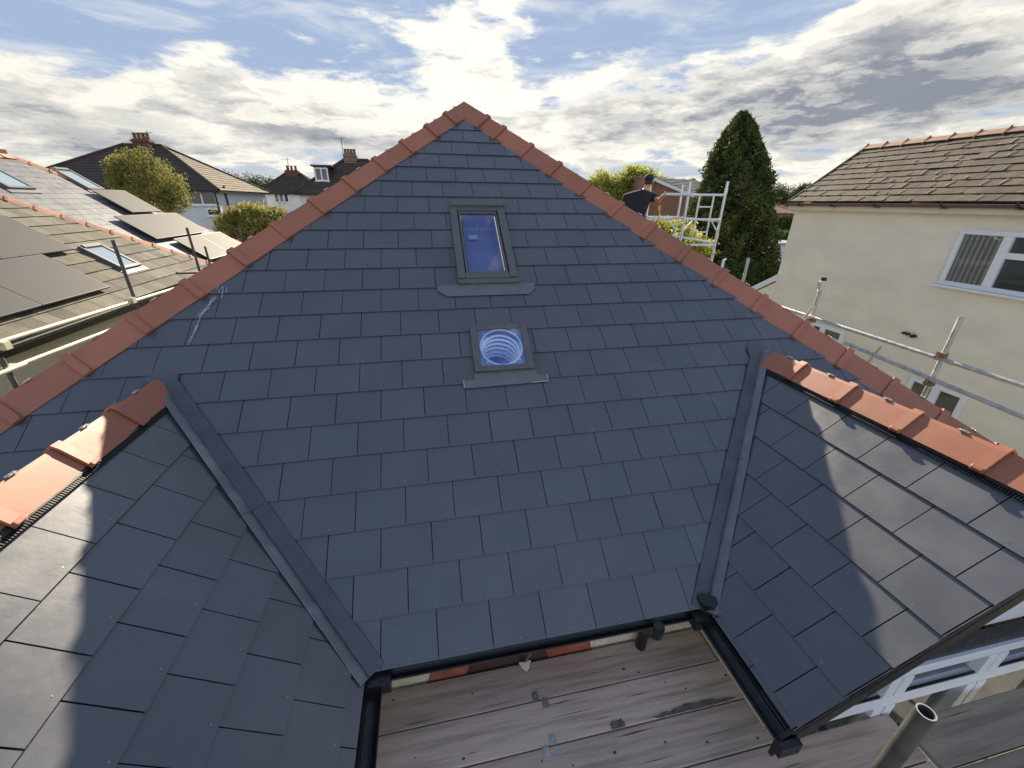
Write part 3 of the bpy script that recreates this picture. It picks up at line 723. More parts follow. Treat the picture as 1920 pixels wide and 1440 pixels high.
for k in range(n):
    t0, t1 = 2 * math.pi * k / n, 2 * math.pi * (k + 1) / n; q = lambda r_, t, h: mp(cx + r_ * math.cos(t), cy + r_ * math.sin(t), h)
    mb.poly([q(rr - .006, t0, .034), q(rr + .008, t0, .034), q(rr + .008, t1, .034), q(rr - .006, t1, .034)], 0, .5); mb.poly([q(rr + .008, t0, .034), q(rr + .008, t0, .022), q(rr + .008, t1, .022), q(rr + .008, t1, .034)], 0, .5)
for t in (.75, 2.3, 3.95, 5.5): mb.box(mp(cx + (rr + .018) * math.cos(t), cy + (rr + .018) * math.sin(t), .03), .012, .012, .008, AX)
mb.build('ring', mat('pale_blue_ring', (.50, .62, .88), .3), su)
mb = MB(); depth = [0, -.06, -.063, -.12, -.123, -.18, -.183, -.24, -.243, -.30, -.303, -.36, -.363, -.6]
rads = [rr - .006 if (k // 2) % 1 == 0 else rr for k in range(len(depth))]
for k in range(len(depth) - 1):
    ra = rr - .006; rb_ = rr - .006
    if k % 2 == 1: ra = rr - .006; rb_ = rr - .016
    elif k > 0: ra = rr - .016; rb_ = rr - .006
    for j in range(n):
        t0, t1 = 2 * math.pi * j / n, 2 * math.pi * (j + 1) / n
        mb.poly([mp(cx + ra * math.cos(t0), cy + ra * math.sin(t0), .03 + depth[k]), mp(cx + ra * math.cos(t1), cy + ra * math.sin(t1), .03 + depth[k]),
                 mp(cx + rb_ * math.cos(t1), cy + rb_ * math.sin(t1), .03 + depth[k + 1]), mp(cx + rb_ * math.cos(t0), cy + rb_ * math.sin(t0), .03 + depth[k + 1])], 1 if k % 2 else 0, .5)
mb.poly([mp(cx + rr * math.cos(t), cy + rr * math.sin(t), -.56) for t in np.linspace(0, 2 * math.pi, 24, endpoint=False)], 0, .5)
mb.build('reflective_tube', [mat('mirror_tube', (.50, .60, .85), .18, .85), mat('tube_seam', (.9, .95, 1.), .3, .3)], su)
mb = MB(); mb.poly([mp(a0 + .05, b0 + .04, .042), mp(a1 - .05, b0 + .04, .042), mp(a1 - .05, b1 - .04, .042), mp(a0 + .05, b1 - .04, .042)]); mb.build('pane', glass_mat('tunnel_glass', (.93, .95, 1.), .02, alpha=.02), su)
mb = MB(); mb.prism([mp(u, v, .019) for u, v in [(.605, 1.665), (1.262, 1.675), (1.262, 1.735), (1.185, 1.74), (1.175, 1.80), (.695, 1.80), (.69, 1.735), (.605, 1.735)]], NM * .003)
mb.build('apron_flashing', MATS['grey_flashing'], su)
mb = MB(); rb(mb, .603, .608, 1.672, 1.735, .018, .026); rb(mb, 1.259, 1.264, 1.68, 1.735, .018, .026); rb(mb, 1.13, 1.26, 1.672, 1.676, .018, .024); mb.build('flashing_edge', ALU, su)
# --- bird lime / chalky scuffs on the slates at the left
mb = MB(); CH = mat('chalky_scuff', (.42, .43, .45), .9)
def scuff(px0, py0, px1, py1, wd, n=26):
    a = onplane(px0, py0, E0 + NM * .0155, NM); b = onplane(px1, py1, E0 + NM * .0155, NM)
    for i in range(n):
        t = random.random(); p = a + (b - a) * t + UX * random.gauss(0, wd * .35) ; l = random.uniform(.01, .05); wv = random.uniform(.0012, .004)
        d = nrm(b - a); sd = np.cross(NM, d); q = p + d * l; mb.poly([p - sd * wv, p + sd * wv, q + sd * wv * .4, q - sd * wv * .4])
scuff(402, 556, 378, 590, .03, 40); scuff(378, 590, 356, 640, .012, 40); scuff(417, 560, 420, 545, .03, 8); scuff(416, 533, 414, 545, .04, 5)
mb.build('bird_lime', CH, house)

# ================================================================== GROUND
mb = MB(); mb.poly([(-1500, -300, 0), (1500, -300, 0), (1500, 2500, 0), (-1500, 2500, 0)]); tag(mb.build('ground', GRASS), kind='structure')
mb = MB(); mb.poly([(-5.6, -8, .004), (-3.6, -8, .004), (-3.6, 12, .004), (-5.6, 12, .004)]); mb.poly([(5.2, -8, .004), (9.8, -8, .004), (9.8, 14, .004), (5.2, 14, .004)]); mb.poly([(-3.6, -8, .004), (5.2, -8, .004), (5.2, .3, .004), (-3.6, .3, .004)])
tag(mb.build('path', mat('concrete_paving', (.28, .27, .25), .9, var=.2, vs=3)), kind='structure')

# ================================================================== SCAFFOLD BOARDS IN FRONT
ZB = 2.27
def board(xa, xb, ya, yb, z, m, lab, clips=(), seed=0, stains=()):
    t = empty('scaffold_board', ((xa + xb) / 2, (ya + yb) / 2, z), lab, 'scaffold board', 'scaffold boards laid side by side')
    rs = random.Random(seed); mb = MB(); n = 10; yy = [ya + .003, yb - .003]
    mb.box(V((xa + xb) / 2, (ya + yb) / 2, z - .019), xb - xa, yb - ya - .007, .038, r=rs.random())
    o = mb.build('plank', m, t, bevel=.004)
    mb = MB()
    for i in range(rs.randint(5, 9)):
        x, y, q = rs.uniform(xa + .05, xb - .05), rs.uniform(ya + .03, yb - .03), rs.uniform(.003, .0085)
        mb.poly([(x + q * 1.4 * math.cos(a), y + q * math.sin(a), z + .0008) for a in np.arange(8) * math.pi / 4])
    for i in range(rs.randint(5, 9)):
        x, y, l = rs.uniform(xa + .1, xb - .4), rs.uniform(ya + .02, yb - .02), rs.uniform(.06, .35); w_ = rs.uniform(.0006, .0016); dy = rs.uniform(-.006, .006)
        mb.poly([(x, y - w_, z + .0009), (x + l * .5, y + dy - w_ * 1.6, z + .0009), (x + l, y + dy * .5, z + .0009), (x + l * .5, y + dy + w_ * 1.6, z + .0009)])
    tag(mb.build('knots', KNOT, t), kind='stuff')
    mb = MB()
    for i in range(rs.randint(12, 22)):
        x, y, q = rs.uniform(xa + .05, xb - .05), rs.uniform(ya + .02, yb - .02), rs.uniform(.0012, .0045)
        mb.poly([(x + q * math.cos(a) * rs.uniform(.6, 1.4), y + q * math.sin(a) * rs.uniform(.6, 1.4), z + .0012) for a in np.arange(7) * 2 * math.pi / 7])
    tag(mb.build('mortar_splashes', mat('mortar_splash', (.42, .40, .37), .9), t), kind='stuff')
    if stains:
        mb = MB()
        for i, (x, y, rx, ry) in enumerate(stains):
            mb.poly([(x + rx * math.cos(a) * rs.uniform(.72, 1.1), min(yb - .004, max(ya + .004, y + ry * math.sin(a) * rs.uniform(.6, 1.1))), z + .0014 + .0003 * i) for a in np.arange(44) * math.pi / 22])
        mb.build('damp_stain', STAIN, t)
    for (x, y) in clips:
        mb = MB(); s_ = 1 if abs(y - yb) < abs(y - ya) else -1; ye = yb if s_ > 0 else ya
        mb.box(V(x, ye - s_ * .024, z + .0022), .036, .044, .003); mb.box(V(x, ye - s_ * .001, z - .012), .036, .0025, .030); mb.tube(V(x, ye - s_ * .03, z + .003), V(x, ye - s_ * .03, z + .006), .0035, n=8)
        mb.build('board_clip', GALV, t)
    return t
yb_ = [.145, -.082, -.310, -.537, -.765, -.992]
board(-.10, 2.07, yb_[1], yb_[0], ZB, WOOD, 'pinkish scaffold board nearest the wall under the middle gutter', [(.85, yb_[1])], 1)
board(-.10, 2.115, yb_[2], yb_[1], ZB, WOOD, 'scaffold board with a dark damp stain, second from the wall', [(.90, yb_[1]), (.89, yb_[2])], 2, [(1.28, -.290, .05, .030), (1.62, -.296, .14, .014), (1.78, -.290, .18, .022), (1.92, -.297, .12, .012)])
board(-.10, 2.16, yb_[3], yb_[2], ZB, WOOD, 'scaffold board between the two bays, third from the wall', [(.84, yb_[2])], 3)
board(-.8, 2.86, yb_[4], yb_[3], ZB, WOOD, 'long scaffold board passing under the corner of the right bay', [], 4)
board(-.8, 2.86, yb_[5], yb_[4], ZB, WOOD, 'outermost pinkish scaffold board at the bottom edge', [], 5)
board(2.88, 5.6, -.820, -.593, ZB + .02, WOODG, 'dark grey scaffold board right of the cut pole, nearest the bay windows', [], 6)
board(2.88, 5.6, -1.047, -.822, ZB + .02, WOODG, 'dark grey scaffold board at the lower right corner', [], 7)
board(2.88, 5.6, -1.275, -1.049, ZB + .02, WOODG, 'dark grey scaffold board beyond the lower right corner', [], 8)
mb = MB(); c = hitZ(1733, 1363, ZB + .022)
pts = [c + V(.034 * math.cos(a) * random.uniform(.6, 1.1), .026 * math.sin(a) * random.uniform(.6, 1.1), random.uniform(0, .012)) for a in np.arange(9) * 2 * math.pi / 9]
for k in range(9): mb.poly([c + V(0, 0, .02), pts[k], pts[(k + 1) % 9]])
tag(mb.build('paper_scrap', mat('pale_paper', (.62, .72, .75), .8), loc=c), 'crumpled pale blue paper scrap on grey board beside the cut pole', 'scrap')

# front scaffold: cut-off standard and transoms
fs = empty('scaffold', (1.9, -.95, 0), 'front scaffold with thick grey standard, open cut end towards the lower right', 'scaffold')
top = dep(1737, 1335, 1.22)
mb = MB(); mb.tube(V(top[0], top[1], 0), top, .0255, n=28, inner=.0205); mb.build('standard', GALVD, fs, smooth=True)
mb = MB(); cs_ = [(math.cos(t), math.sin(t)) for t in np.linspace(0, 2 * math.pi, 29)]
for k in range(28): (a, b), (c_, d_) = cs_[k], cs_[k + 1]; mb.poly([top + V(a * .0205, b * .0205, .0006), top + V(a * .0243, b * .0243, .0006), top + V(c_ * .0243, d_ * .0243, .0006), top + V(c_ * .0205, d_ * .0205, .0006)])
mb.build('cut_rim', ALU, fs)
YEL = mat('yellow_paint', (.50, .42, .03), .6, var=.3, vs=20)
for x in (2.47, 2.78, .98, 4.2):
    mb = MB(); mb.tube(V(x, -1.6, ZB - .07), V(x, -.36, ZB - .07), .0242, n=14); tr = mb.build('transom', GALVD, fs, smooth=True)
    mb = MB(); mb.tube(V(x, -.40, ZB - .07), V(x, -.35, ZB - .07), .0247, n=14); mb.build('painted_end', YEL, tr, smooth=True)
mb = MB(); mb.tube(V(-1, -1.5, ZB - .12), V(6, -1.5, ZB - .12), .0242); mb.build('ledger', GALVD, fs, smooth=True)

# ================================================================== SIDE GUARDRAIL SCAFFOLDS
def coupler(mb, p, d1, d2):
    mb.box(p, .075, .06, .085, (nrm(d1), nrm(np.cross(d2, d1)), nrm(d2))); mb.tube(p + nrm(np.cross(d2, d1)) * .03, p + nrm(np.cross(d2, d1)) * .085, .009, n=8); mb.box(p + nrm(np.cross(d2, d1)) * .08, .024, .02, .024)
XR = 5.8
rs_ = empty('scaffold', (XR, 2, 0), 'galvanised tube guardrail scaffold beside the cream rendered neighbour house', 'scaffold')
zu = hitX(1690, 648, XR)[2]; zl = hitX(1750, 717, XR)[2]
mb = MB(); a = hitX(1456, 573, XR); b = hitX(1930, 727, XR); b2 = a + (b - a) * 1.5; mb.tube(a, b2, .0242); mb.build('guard_rail', GALV, rs_, smooth=True)
mb = MB(); a = hitX(1584, 643, XR - .06); b = hitX(1925, 785, XR - .06); mb.tube(a, a + (b - a) * 1.6, .0242); mb.build('guard_rail', GALV, rs_, smooth=True)
for (px, py, rr2) in ((1545, 522, 1), (1803, 594, 0), (1404, 484, 0)):
    p = hitX(px, py, XR + .05); mb = MB(); mb.tube(V(p[0], p[1], 0), p, .0242, inner=.02); st = mb.build('standard', GALV, rs_, smooth=True)
    if rr2:
        mb = MB(); mb.tube(p - V(0, 0, .17), p - V(0, 0, .03), .036, n=12); mb.box(p - V(.03, 0, .10), .03, .05, .10); mb.build('sleeve_coupler', ALU, st)
        mb = MB(); mb.tube(p - V(0, 0, .03), p + V(0, 0, .012), .036, n=12); mb.build('black_cap', BLACKP, st)
for (px, py) in ((1765, 668), (1744, 716), (1524, 598)):
    p = hitX(px, py, XR + .01); mb = MB(); coupler(mb, p, V(0, 1, 0), V(0, 0, 1)); mb.build('coupler', mat('rusty_coupler', (.26, .17, .10), .6, .5, var=.4, vs=30), rs_)
mb = MB(); a = hitX(1523, 577, XR - .1); b = hitX(1502, 603, XR - .1); mb.tube(a, a + (b - a) * 1.6, .016); mb.build('short_stay', CREAMTUBE, rs_, smooth=True)
mb = MB(); mb.box(V(XR - .35, 2.6, 2.25), .7, 9, .04)
mb.build('platform', WOODG, rs_)
XL = -4.2
ls_ = empty('scaffold', (XL, 4, 0), 'pale cream weathered tube guardrail scaffold in front of the solar panel bungalow', 'scaffold')
mb = MB(); a = hitX(0, 641, XL); b = hitX(330, 540, XL); mb.tube(a + (a - b) * .8, b + (b - a) * .6, .0242); mb.build('guard_rail', CREAMTUBE, ls_, smooth=True)
mb = MB(); a = hitX(15, 692, XL + .05); b = hitX(240, 606, XL + .05); mb.tube(a, b + (b - a) * 1.2, .0242); mb.build('guard_rail', CREAMTUBE, ls_, smooth=True)
mb = MB(); a = hitX(-40, 716, XL + .12); b = hitX(48, 682, XL + .12); mb.tube(a, b, .0242); mb.build('guard_rail', CREAMTUBE, ls_, smooth=True)
for (px, py, xo) in ((211, 450, -.04), (350, 427, -.04), (384, 462, -.7), (447, 425, -.7), (2, 672, .02)):
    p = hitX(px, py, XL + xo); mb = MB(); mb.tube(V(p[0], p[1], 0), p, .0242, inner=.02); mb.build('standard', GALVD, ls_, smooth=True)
for (px, py) in ((249, 563), (22, 690), (10, 648)):
    p = hitX(px, py, XL + .02); mb = MB(); coupler(mb, p, V(0, 1, 0), V(0, 0, 1)); mb.build('coupler', CREAMTUBE, ls_)
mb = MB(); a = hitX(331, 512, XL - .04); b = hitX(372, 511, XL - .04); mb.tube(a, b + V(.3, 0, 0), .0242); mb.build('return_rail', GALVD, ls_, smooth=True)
mb = MB(); mb.box(V(XL + .42, 4, 2.25), .7, 9, .04); mb.build('platform', WOODG, ls_)

# ================================================================== LEFT NEIGHBOUR, SANDY TILES AND SOLAR PANELS
K35 = math.tan(R(35)); C35, S35 = math.cos(R(35)), math.sin(R(35))
def side_roof_house(name, lab, xg, zg, hipY, ridgeX, ynear, tile, Wt, Gt, hipfar=True, wallm=RENDER, TC=TERRA_FAR, TK=.022):
    """slope facing +X with its eave on x = xg, z = zg"""
    t = empty(name, (xg - 4, (ynear + hipY) / 2, 0), lab, 'house')
    U = V(0, 1, 0); Vv = V(-C35, 0, S35); O = V(xg, 0, zg); n = V(S35, 0, C35); wr = (xg - ridgeX) / C35
    yr = hipY - (xg - ridgeX)
    reg = [(ynear, 0), (hipY, 0), (yr, wr), (ynear, wr)]
    mb = MB(); slabs(mb, O, U, Vv, reg, Wt, Gt, thick=TK * .6, raise_=TK, gap=.006, jitter=TK * .1); plane_poly(mb, O, U, Vv, reg, -.006, 1)
    mb.build('roof_slope', [tile, DARK], t)
    mb = MB(); xo = 2 * ridgeX - xg; zr = zg + wr * S35
    mb.poly([V(xg, hipY, zg), V(xo, hipY, zg), V(ridgeX, yr, zr)]); mb.build('roof_slope', tile, t); mb = MB(); mb.poly([V(xo, ynear, zg), V(xo, hipY, zg), V(ridgeX, yr, zr), V(ridgeX, ynear, zr)]); mb.build('roof_slope', tile, t)
    # walls
    mb = MB(); mb.box(V(ridgeX, (ynear + hipY) / 2, zg / 2 - .05), (xg - xo) - .5, hipY - ynear - .4, zg - .1); mb.prism([V(xg - .3, ynear + .2, zg - .1), V(ridgeX, ynear + .2, zr - .1), V(xo + .3, ynear + .2, zg - .1)], V(0, -.2, 0)); mb.build('wall', wallm, t)
    # gutter and fascia
    mb = MB(); gutter(mb, V(xg + .07, hipY + .05, zg - .03), V(xg + .07, ynear, zg - .03), .062, .004)
    mb.build('gutter', BLACKP, t)
    mb = MB(); mb.bar(V(xg - .01, hipY, zg - .12), V(xg - .01, ynear, zg - .12), .02, .20); mb.bar(V(xg - .14, hipY, zg - .215), V(xg - .14, ynear, zg - .215), .26, .012); mb.build('fascia', BLACKP, t)
    sM = nrm(nrm(V(1, -1, -K35 * 1.0 + 0)) * 1.); d = nrm(V(xg - ridgeX, hipY - yr, zg - zr)); A = V(ridgeX, yr, zr) + V(0, 0, .07)
    sm = nrm(np.cross(n, d)); sm = sm if sm @ V(1, -1, 0) > 0 else -sm; n2 = V(0, S35, C35); s2 = nrm(np.cross(n2, d)); s2 = s2 if s2 @ V(-1, 1, 0) > 0 else -s2
    L = np.linalg.norm(V(xg, hipY, zg) + V(0, 0, .07) - A); k = int(L / .43)
    for i in range(k): ridge_tile(t, A + d * (L * i / k - .01), A + d * (L * (i + 1) / k), nrm(sm - n * .35), nrm(s2 - n2 * .35), .16, .16, 'hip_tile', clipm=False, mat_=TC)
    m_ = int((yr - ynear) / .44)
    for i in range(m_): ridge_tile(t, V(ridgeX, yr - .44 * i, zr + .07), V(ridgeX, yr - .44 * (i + 1), zr + .07), nrm(V(1, 0, -.9)), nrm(V(-1, 0, -.9)), .18, .18, 'ridge_tile', clipm=False, mat_=TC)
    return t, O, U, Vv, n
def on35(px, py, xg, zg, h=0.): return onplane(px, py, V(xg, 0, zg) + V(S35, 0, C35) * h, V(S35, 0, C35))
def panel(t, c00, du, dv, U, Vv, n, h=.13):
    """solar panel with its lower near corner c00"""
    mb = MB(); P = [c00 + n * h, c00 + U * du + n * h, c00 + U * du + Vv * dv + n * h, c00 + Vv * dv + n * h]; mb.prism(P, n * .035)
    o = mb.build('solar_panel', FRAMEB, t); f = .022; q = [c00 + U * f + Vv * f, c00 + U * (du - f) + Vv * f, c00 + U * (du - f) + Vv * (dv - f), c00 + U * f + Vv * (dv - f)]
    mb = MB(); mb.poly([p + n * (h + .0015) for p in q]); mb.build('glass', PV, o)
def roof_win(t, c, U, Vv, n, wu, wv):
    f = .075; mb = MB(); B = lambda u0, u1, v0, v1, h0, h1, m=None: (m or mb).box(c + U * (u0 + u1) / 2 + Vv * (v0 + v1) / 2 + n * (h0 + h1) / 2, u1 - u0, v1 - v0, h1 - h0, (U, Vv, n))
    B(0, f, 0, wv, 0, .085); B(wu - f, wu, 0, wv, 0, .085); B(f, wu - f, 0, f, 0, .08); B(f, wu - f, wv - f * 1.3, wv, 0, .11)
    o = mb.build('roof_window', FRAMEG, t); mb = MB(); q = [c + U * f + Vv * f, c + U * (wu - f) + Vv * f, c + U * (wu - f) + Vv * (wv - f), c + U * f + Vv * (wv - f)]
    mb.poly([p + n * .065 for p in q]); mb.build('pane', GLASSS, o)
    mb = MB(); mb.poly([c - U * .1 - Vv * .14 + n * .026, c + U * (wu + .1) - Vv * .14 + n * .026, c + U * (wu + .1) + n * .026, c - U * .1 + n * .026]); mb.build('apron_flashing', MATS['grey_flashing'], o)
X1, Z1 = -6.16, 2.9
h1, O1, U1, V1, n1 = side_roof_house('neighbour_bungalow', 'bungalow with weathered sandy tiles, big dark solar panels and orange hip tiles at left edge', X1, Z1, 13.85, -10.45, -4, CTILE, .33, .32)
R1 = on35(207, 537, X1, Z1, .13); wv = 1.20
W1 = 1.74
for k in range(5): panel(h1, V(R1[0], R1[1] - W1 * (k + 1) - .02 * k, R1[2]) - n1 * .13, W1, wv, U1, V1, n1)
R2 = R1 + V1 * (wv + .02); R2 = V(R2[0], on35(140, 467, X1, Z1, .13)[1], R2[2])
for k in range(5): panel(h1, V(R2[0], R2[1] - W1 * (k + 1) - .02 * k, R2[2]) - n1 * .13, W1, wv, U1, V1, n1)
c = on35(230, 508, X1, Z1); roof_win(h1, V(c[0], 10.22, c[2]), U1, V1, n1, .72, .90)
# second house, grey slates
SF = 1.12
def sc(p): return CAM + SF * (np.array(p) - CAM)
X2 = sc(V(X1, 0, Z1))[0]; Z2 = sc(V(X1, 0, Z1))[2]
hipY2 = sc(V(0, 18.05, 0))[1]; rX2 = sc(V(-10.55, 0, 0))[0]
h2, O2_, U2_, V2_, n2_ = side_roof_house('neighbour_bungalow', 'bungalow with smooth grey slates, two roof windows and pale solar panels behind the sandy-tiled one', X2, Z2, hipY2, rX2, 12.2, SLATE_GREY, .30, .25, TK=.006)
for (px, py, k, du) in ((248, 399, 1, 1.72), (294, 449, 2, 1.80), (395, 487, 2, 1.80)):
    c = on35(px, py, X2, Z2, .13) - n2_ * .13
    for i in range(k): panel(h2, c + U2_ * (du + .02) * i, du, 1.21, U2_, V2_, n2_, .16)
c = on35(166, 357, X2, Z2); roof_win(h2, c, U2_, V2_, n2_, .75, 1.05)
c = on35(16, 356, X2, Z2); roof_win(h2, c, U2_, V2_, n2_, .85, 1.0)
for (px, py, hh) in ((0, 276, 0),):
    mb = MB(); c = dep(px - 4, py + 12, 30); mb.box(c - V(0, 0, .3), .7, .7, 1.2); ch = mb.build('far_chimney_stack', CHB); tag(ch, 'brick chimney stack poking up at the very left edge', 'chimney')

# ================================================================== RIGHT NEIGHBOUR
XW = 10.0; SW = (XW - CAM[0]) / (9.0 - CAM[0])
def sw(y, z): return CAM[1] + SW * (y - CAM[1]), CAM[2] + SW * (z - CAM[2])
yc_, ze = sw(7.40, 5.0)
nb = empty('neighbour_house', (XW + 2, 0, 0), 'cream rendered two storey house with mossy brown tiles and white windows at right edge', 'house')
mb = MB(); mb.prism([V(XW, yc_, 0), V(XW, -9, 0), V(XW, -9, ze - .02), V(XW, yc_, ze - .02)], V(-.3, 0, 0)); mb.box(V(XW + 2, yc_ - .15, ze / 2), 3.7, .3, ze); mb.box(V(XW + 3.9, 0, ze / 2), .3, 16, ze)
mb.build('wall', NWALL, nb)
er = V(XW - .22, 0, ze + .07); rdg = hitX(1617, 279, XW + 1.68); rz = rdg[2]; yv = yc_ + .05
Un = V(0, -1, 0); dx = (XW + 1.68) - er[0]; dz = rz - er[2]; Ln = math.hypot(dx, dz); Vn = V(dx, 0, dz) / Ln; nn = nrm(np.cross(Un, Vn))
mb = MB(); regn = [(-yv, 0), (9, 0), (9, Ln), (-yv, Ln)]
slabs(mb, er, Un, Vn, regn, .265, .225, thick=.010, raise_=.017, gap=.006, jitter=.0025); plane_poly(mb, er, Un, Vn, regn, -.004, 1)
mb.build('roof_slope', [NTILE, DARK], nb)
mb = MB()       # pale curled edges and moss along the joints
for i in range(420):
    k = random.randint(0, 8); u = random.uniform(-yv, 4); v = .225 * k; 
    if random.random() < .5:
        uu = (.1325 if k % 2 else 0) + .265 * round(u / .265); l = random.uniform(.04, .2); p = er + Un * uu + Vn * (v + .004) + nn * .024; mb.bar(p, p + Vn * l + Un * random.uniform(-.008, .008), random.uniform(.006, .016), random.uniform(.006, .014), up=nn)
    else:
        p = er + Un * u + Vn * (v + .002) + nn * .026; mb.bar(p, p + Un * random.uniform(.02, .07), .014, random.uniform(.006, .014), up=nn)
tag(mb.build('moss', MOSS, nb), kind='stuff')
mb = MB(); mb.poly([V(XW + 1.68, yv, rz), V(XW + 1.68, -9, rz), V(XW + 3.9, -9, ze), V(XW + 3.9, yv, ze)]); mb.prism([V(XW + .02, yc_ - .01, ze - .1), V(XW + 3.7, yc_ - .01, ze - .1), V(XW + 1.68, yc_ - .01, rz - .05)], V(0, .2, 0)); mb.build('rear_slope', NTILE, nb)
RT = mat('old_ridge_tile', (.40, .23, .145), .8, c2=(.30, .20, .14), vs=8, bump=.3, bs=30, rnd=.15)
k = 0; y = yv
while y > -3:
    a = V(XW + 1.68, y, rz + .075); b = V(XW + 1.68, y - .46, rz + .075)
    ridge_tile(nb, b, a, nrm(V(-1, 0, -.85)), nrm(V(1, 0, -.85)), .15, .15, 'ridge_tile', collar=False, clipm=False, mat_=RT)
    mb = MB(); mb.prism([a + V(-.16, -.005, -.135), a + V(0, -.005, .035), a + V(.16, -.005, -.135), a + V(.13, -.005, -.135), a + V(0, -.005, -.02), a + V(-.13, -.005, -.135)], V(0, .02, 0)); mb.build('ridge_joint', mat('dark_ridge_joint', (.10, .035, .03), .8), nb)
    y -= .47
mb = MB(); gutter(mb, V(XW - .26, yv + .08, ze + .03), V(XW - .26, -9, ze + .03), .060, .004); mb.build('gutter', GUTB, nb)
for (px, py) in ((1500, 377), (1560, 378), (1642, 379), (1768, 380), (1912, 380)):
    p = hitX(px, py, XW - .30); mb = MB(); mb.box(V(XW - .325, p[1], ze + .02), .012, .035, .085); mb.box(V(XW - .25, p[1] - .02, ze - .04), .14, .07, .012); mb.build('gutter_bracket', mat('dark_bracket', (.05, .02, .025), .5), nb)
mb = MB(); mb.bar(V(XW - .19, yv, ze - .045), V(XW - .19, -9, ze - .045), .018, .16); mb.bar(V(XW - .09, yv, ze - .125), V(XW - .09, -9, ze - .125), .2, .012); mb.build('fascia', FASC, nb)
mb = MB(); mb.bar(V(XW - .22, yv + .02, ze + .04), V(XW + 1.68, yv + .02, rz - .01), .03, .10, up=(0, 0, 1)); mb.build('verge', NTILE, nb)
def upvc(t, y0, y1, z0, z1, mull, transoms, x=XW, curtain=True, name='window'):
    """window on the wall x; y0 > y1"""
    fr = MB(); f = .075; xx = x - .02
    fr.box(V(xx, (y0 + y1) / 2, z1 - f / 2), .07, y0 - y1, f); fr.box(V(xx, (y0 + y1) / 2, z0 + f / 2), .07, y0 - y1, f)
    for y in [y0 - f / 2, y1 + f / 2]: fr.box(V(xx, y, (z0 + z1) / 2), .07, f, z1 - z0 - 2 * f)
    for y in mull: fr.box(V(xx - .004, y, (z0 + z1) / 2), .075, .13, z1 - z0 - 2 * f)
    ys = [y0 - f] + [m for m in mull] + [y1 + f]
    for i, tz in enumerate(transoms):
        if tz:
            a, b = ys[i] - (.065 if i else 0), ys[i + 1] + (.065 if i < len(ys) - 2 else 0); fr.box(V(xx - .003, (a + b) / 2, tz), .074, a - b, .10)
    wdw = fr.build(name, WHITE, t, bevel=.006)
    g = MB(); g.poly([V(x - .012, y0 - f, z0 + f), V(x - .012, y1 + f, z0 + f), V(x - .012, y1 + f, z1 - f), V(x - .012, y0 - f, z1 - f)]); g.build('pane', GLASST2, wdw)
    s = MB(); s.box(V(x - .06, (y0 + y1) / 2, z0 - .02), .17, y0 - y1 + .16, .035); s.build('sill', WHITE, wdw)
    bk = MB(); bk.poly([V(x - .0045, y0 - f, z0 + f), V(x - .0045, y1 + f, z0 + f), V(x - .0045, y1 + f, z1 - f), V(x - .0045, y0 - f, z1 - f)]); bk.build('dark_room', mat('room_dark', (.14, .15, .14), .9), wdw)
    if curtain:
        c_ = MB(); ya, yb2 = ys[0] - .02, ys[1] + .10; n_ = 26
        for i in range(n_):
            u0, u1 = ya + (yb2 - ya) * i / n_, ya + (yb2 - ya) * (i + 1) / n_; o0, o1 = .0022 * math.sin(i * 1.35), .0022 * math.sin((i + 1) * 1.35)
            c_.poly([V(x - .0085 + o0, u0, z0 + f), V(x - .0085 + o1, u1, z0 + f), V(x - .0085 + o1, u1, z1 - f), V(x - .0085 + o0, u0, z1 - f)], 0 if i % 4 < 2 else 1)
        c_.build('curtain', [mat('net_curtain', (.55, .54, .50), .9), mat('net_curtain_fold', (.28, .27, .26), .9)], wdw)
    return wdw
GLASST2 = glass_mat('neighbour_glass', (.85, .88, .88), .03, alpha=.03)
p0 = hitX(1806, 430, XW); p1 = hitX(1770, 533, XW); pm = hitX(1872, 490, XW)
upvc(nb, p0[1] - .0, p0[1] - 2.1, p1[2], p0[2], [pm[1]-.02, p0[1] - 1.42], [0, hitX(1895, 480, XW)[2], 0])
q0 = hitX(1526, 603, XW); q1 = hitX(1576, 640, XW); upvc(nb, q0[1], hitX(1588, 618, XW)[1], q1[2] - .05, q0[2], [hitX(1545, 618, XW)[1]], [0, 0], curtain=False)
q0 = hitX(1712, 705, XW); upvc(nb, q0[1], q0[1] - .95, q0[2] - 1.1, q0[2], [q0[1] - .48], [0, 0], curtain=False)
for (px, py) in ((1697, 624), (1703, 628), (1711, 628), (1717, 631), (1714, 633)):
    p = hitX(px, py, XW - .03); 
mb = MB(); 
for (px, py) in ((1697, 624), (1704, 626)): p = hitX(px, py, XW); mb.tube(p - V(.06, 0, 0), p + V(.02, 0, 0), .028, n=9); 
p = hitX(1700, 625, XW - .02); mb.tube(p - V(0.02, .07, 0), p + V(-.02, .07, 0), .02, n=8); mb.build('pipe_stub', BLACKP, nb)
mb = MB(); p = hitX(1714, 630, XW); mb.tube(p - V(.07, 0, 0), p + V(.02, 0, 0), .036, n=10); mb.tube(p + V(-.02, -.05, .01), p + V(-.02, .05, -.01), .024, n=8); mb.build('pipe_stub', BLACKP, nb)
mb = MB(); p = hitX(1652, 650, XW); mb.tube(p, p + V(-.03, .12, -.42), .012, n=6); mb.build('rusty_streak_pipe', mat('rust_stain', (.33, .24, .15), .9), nb)
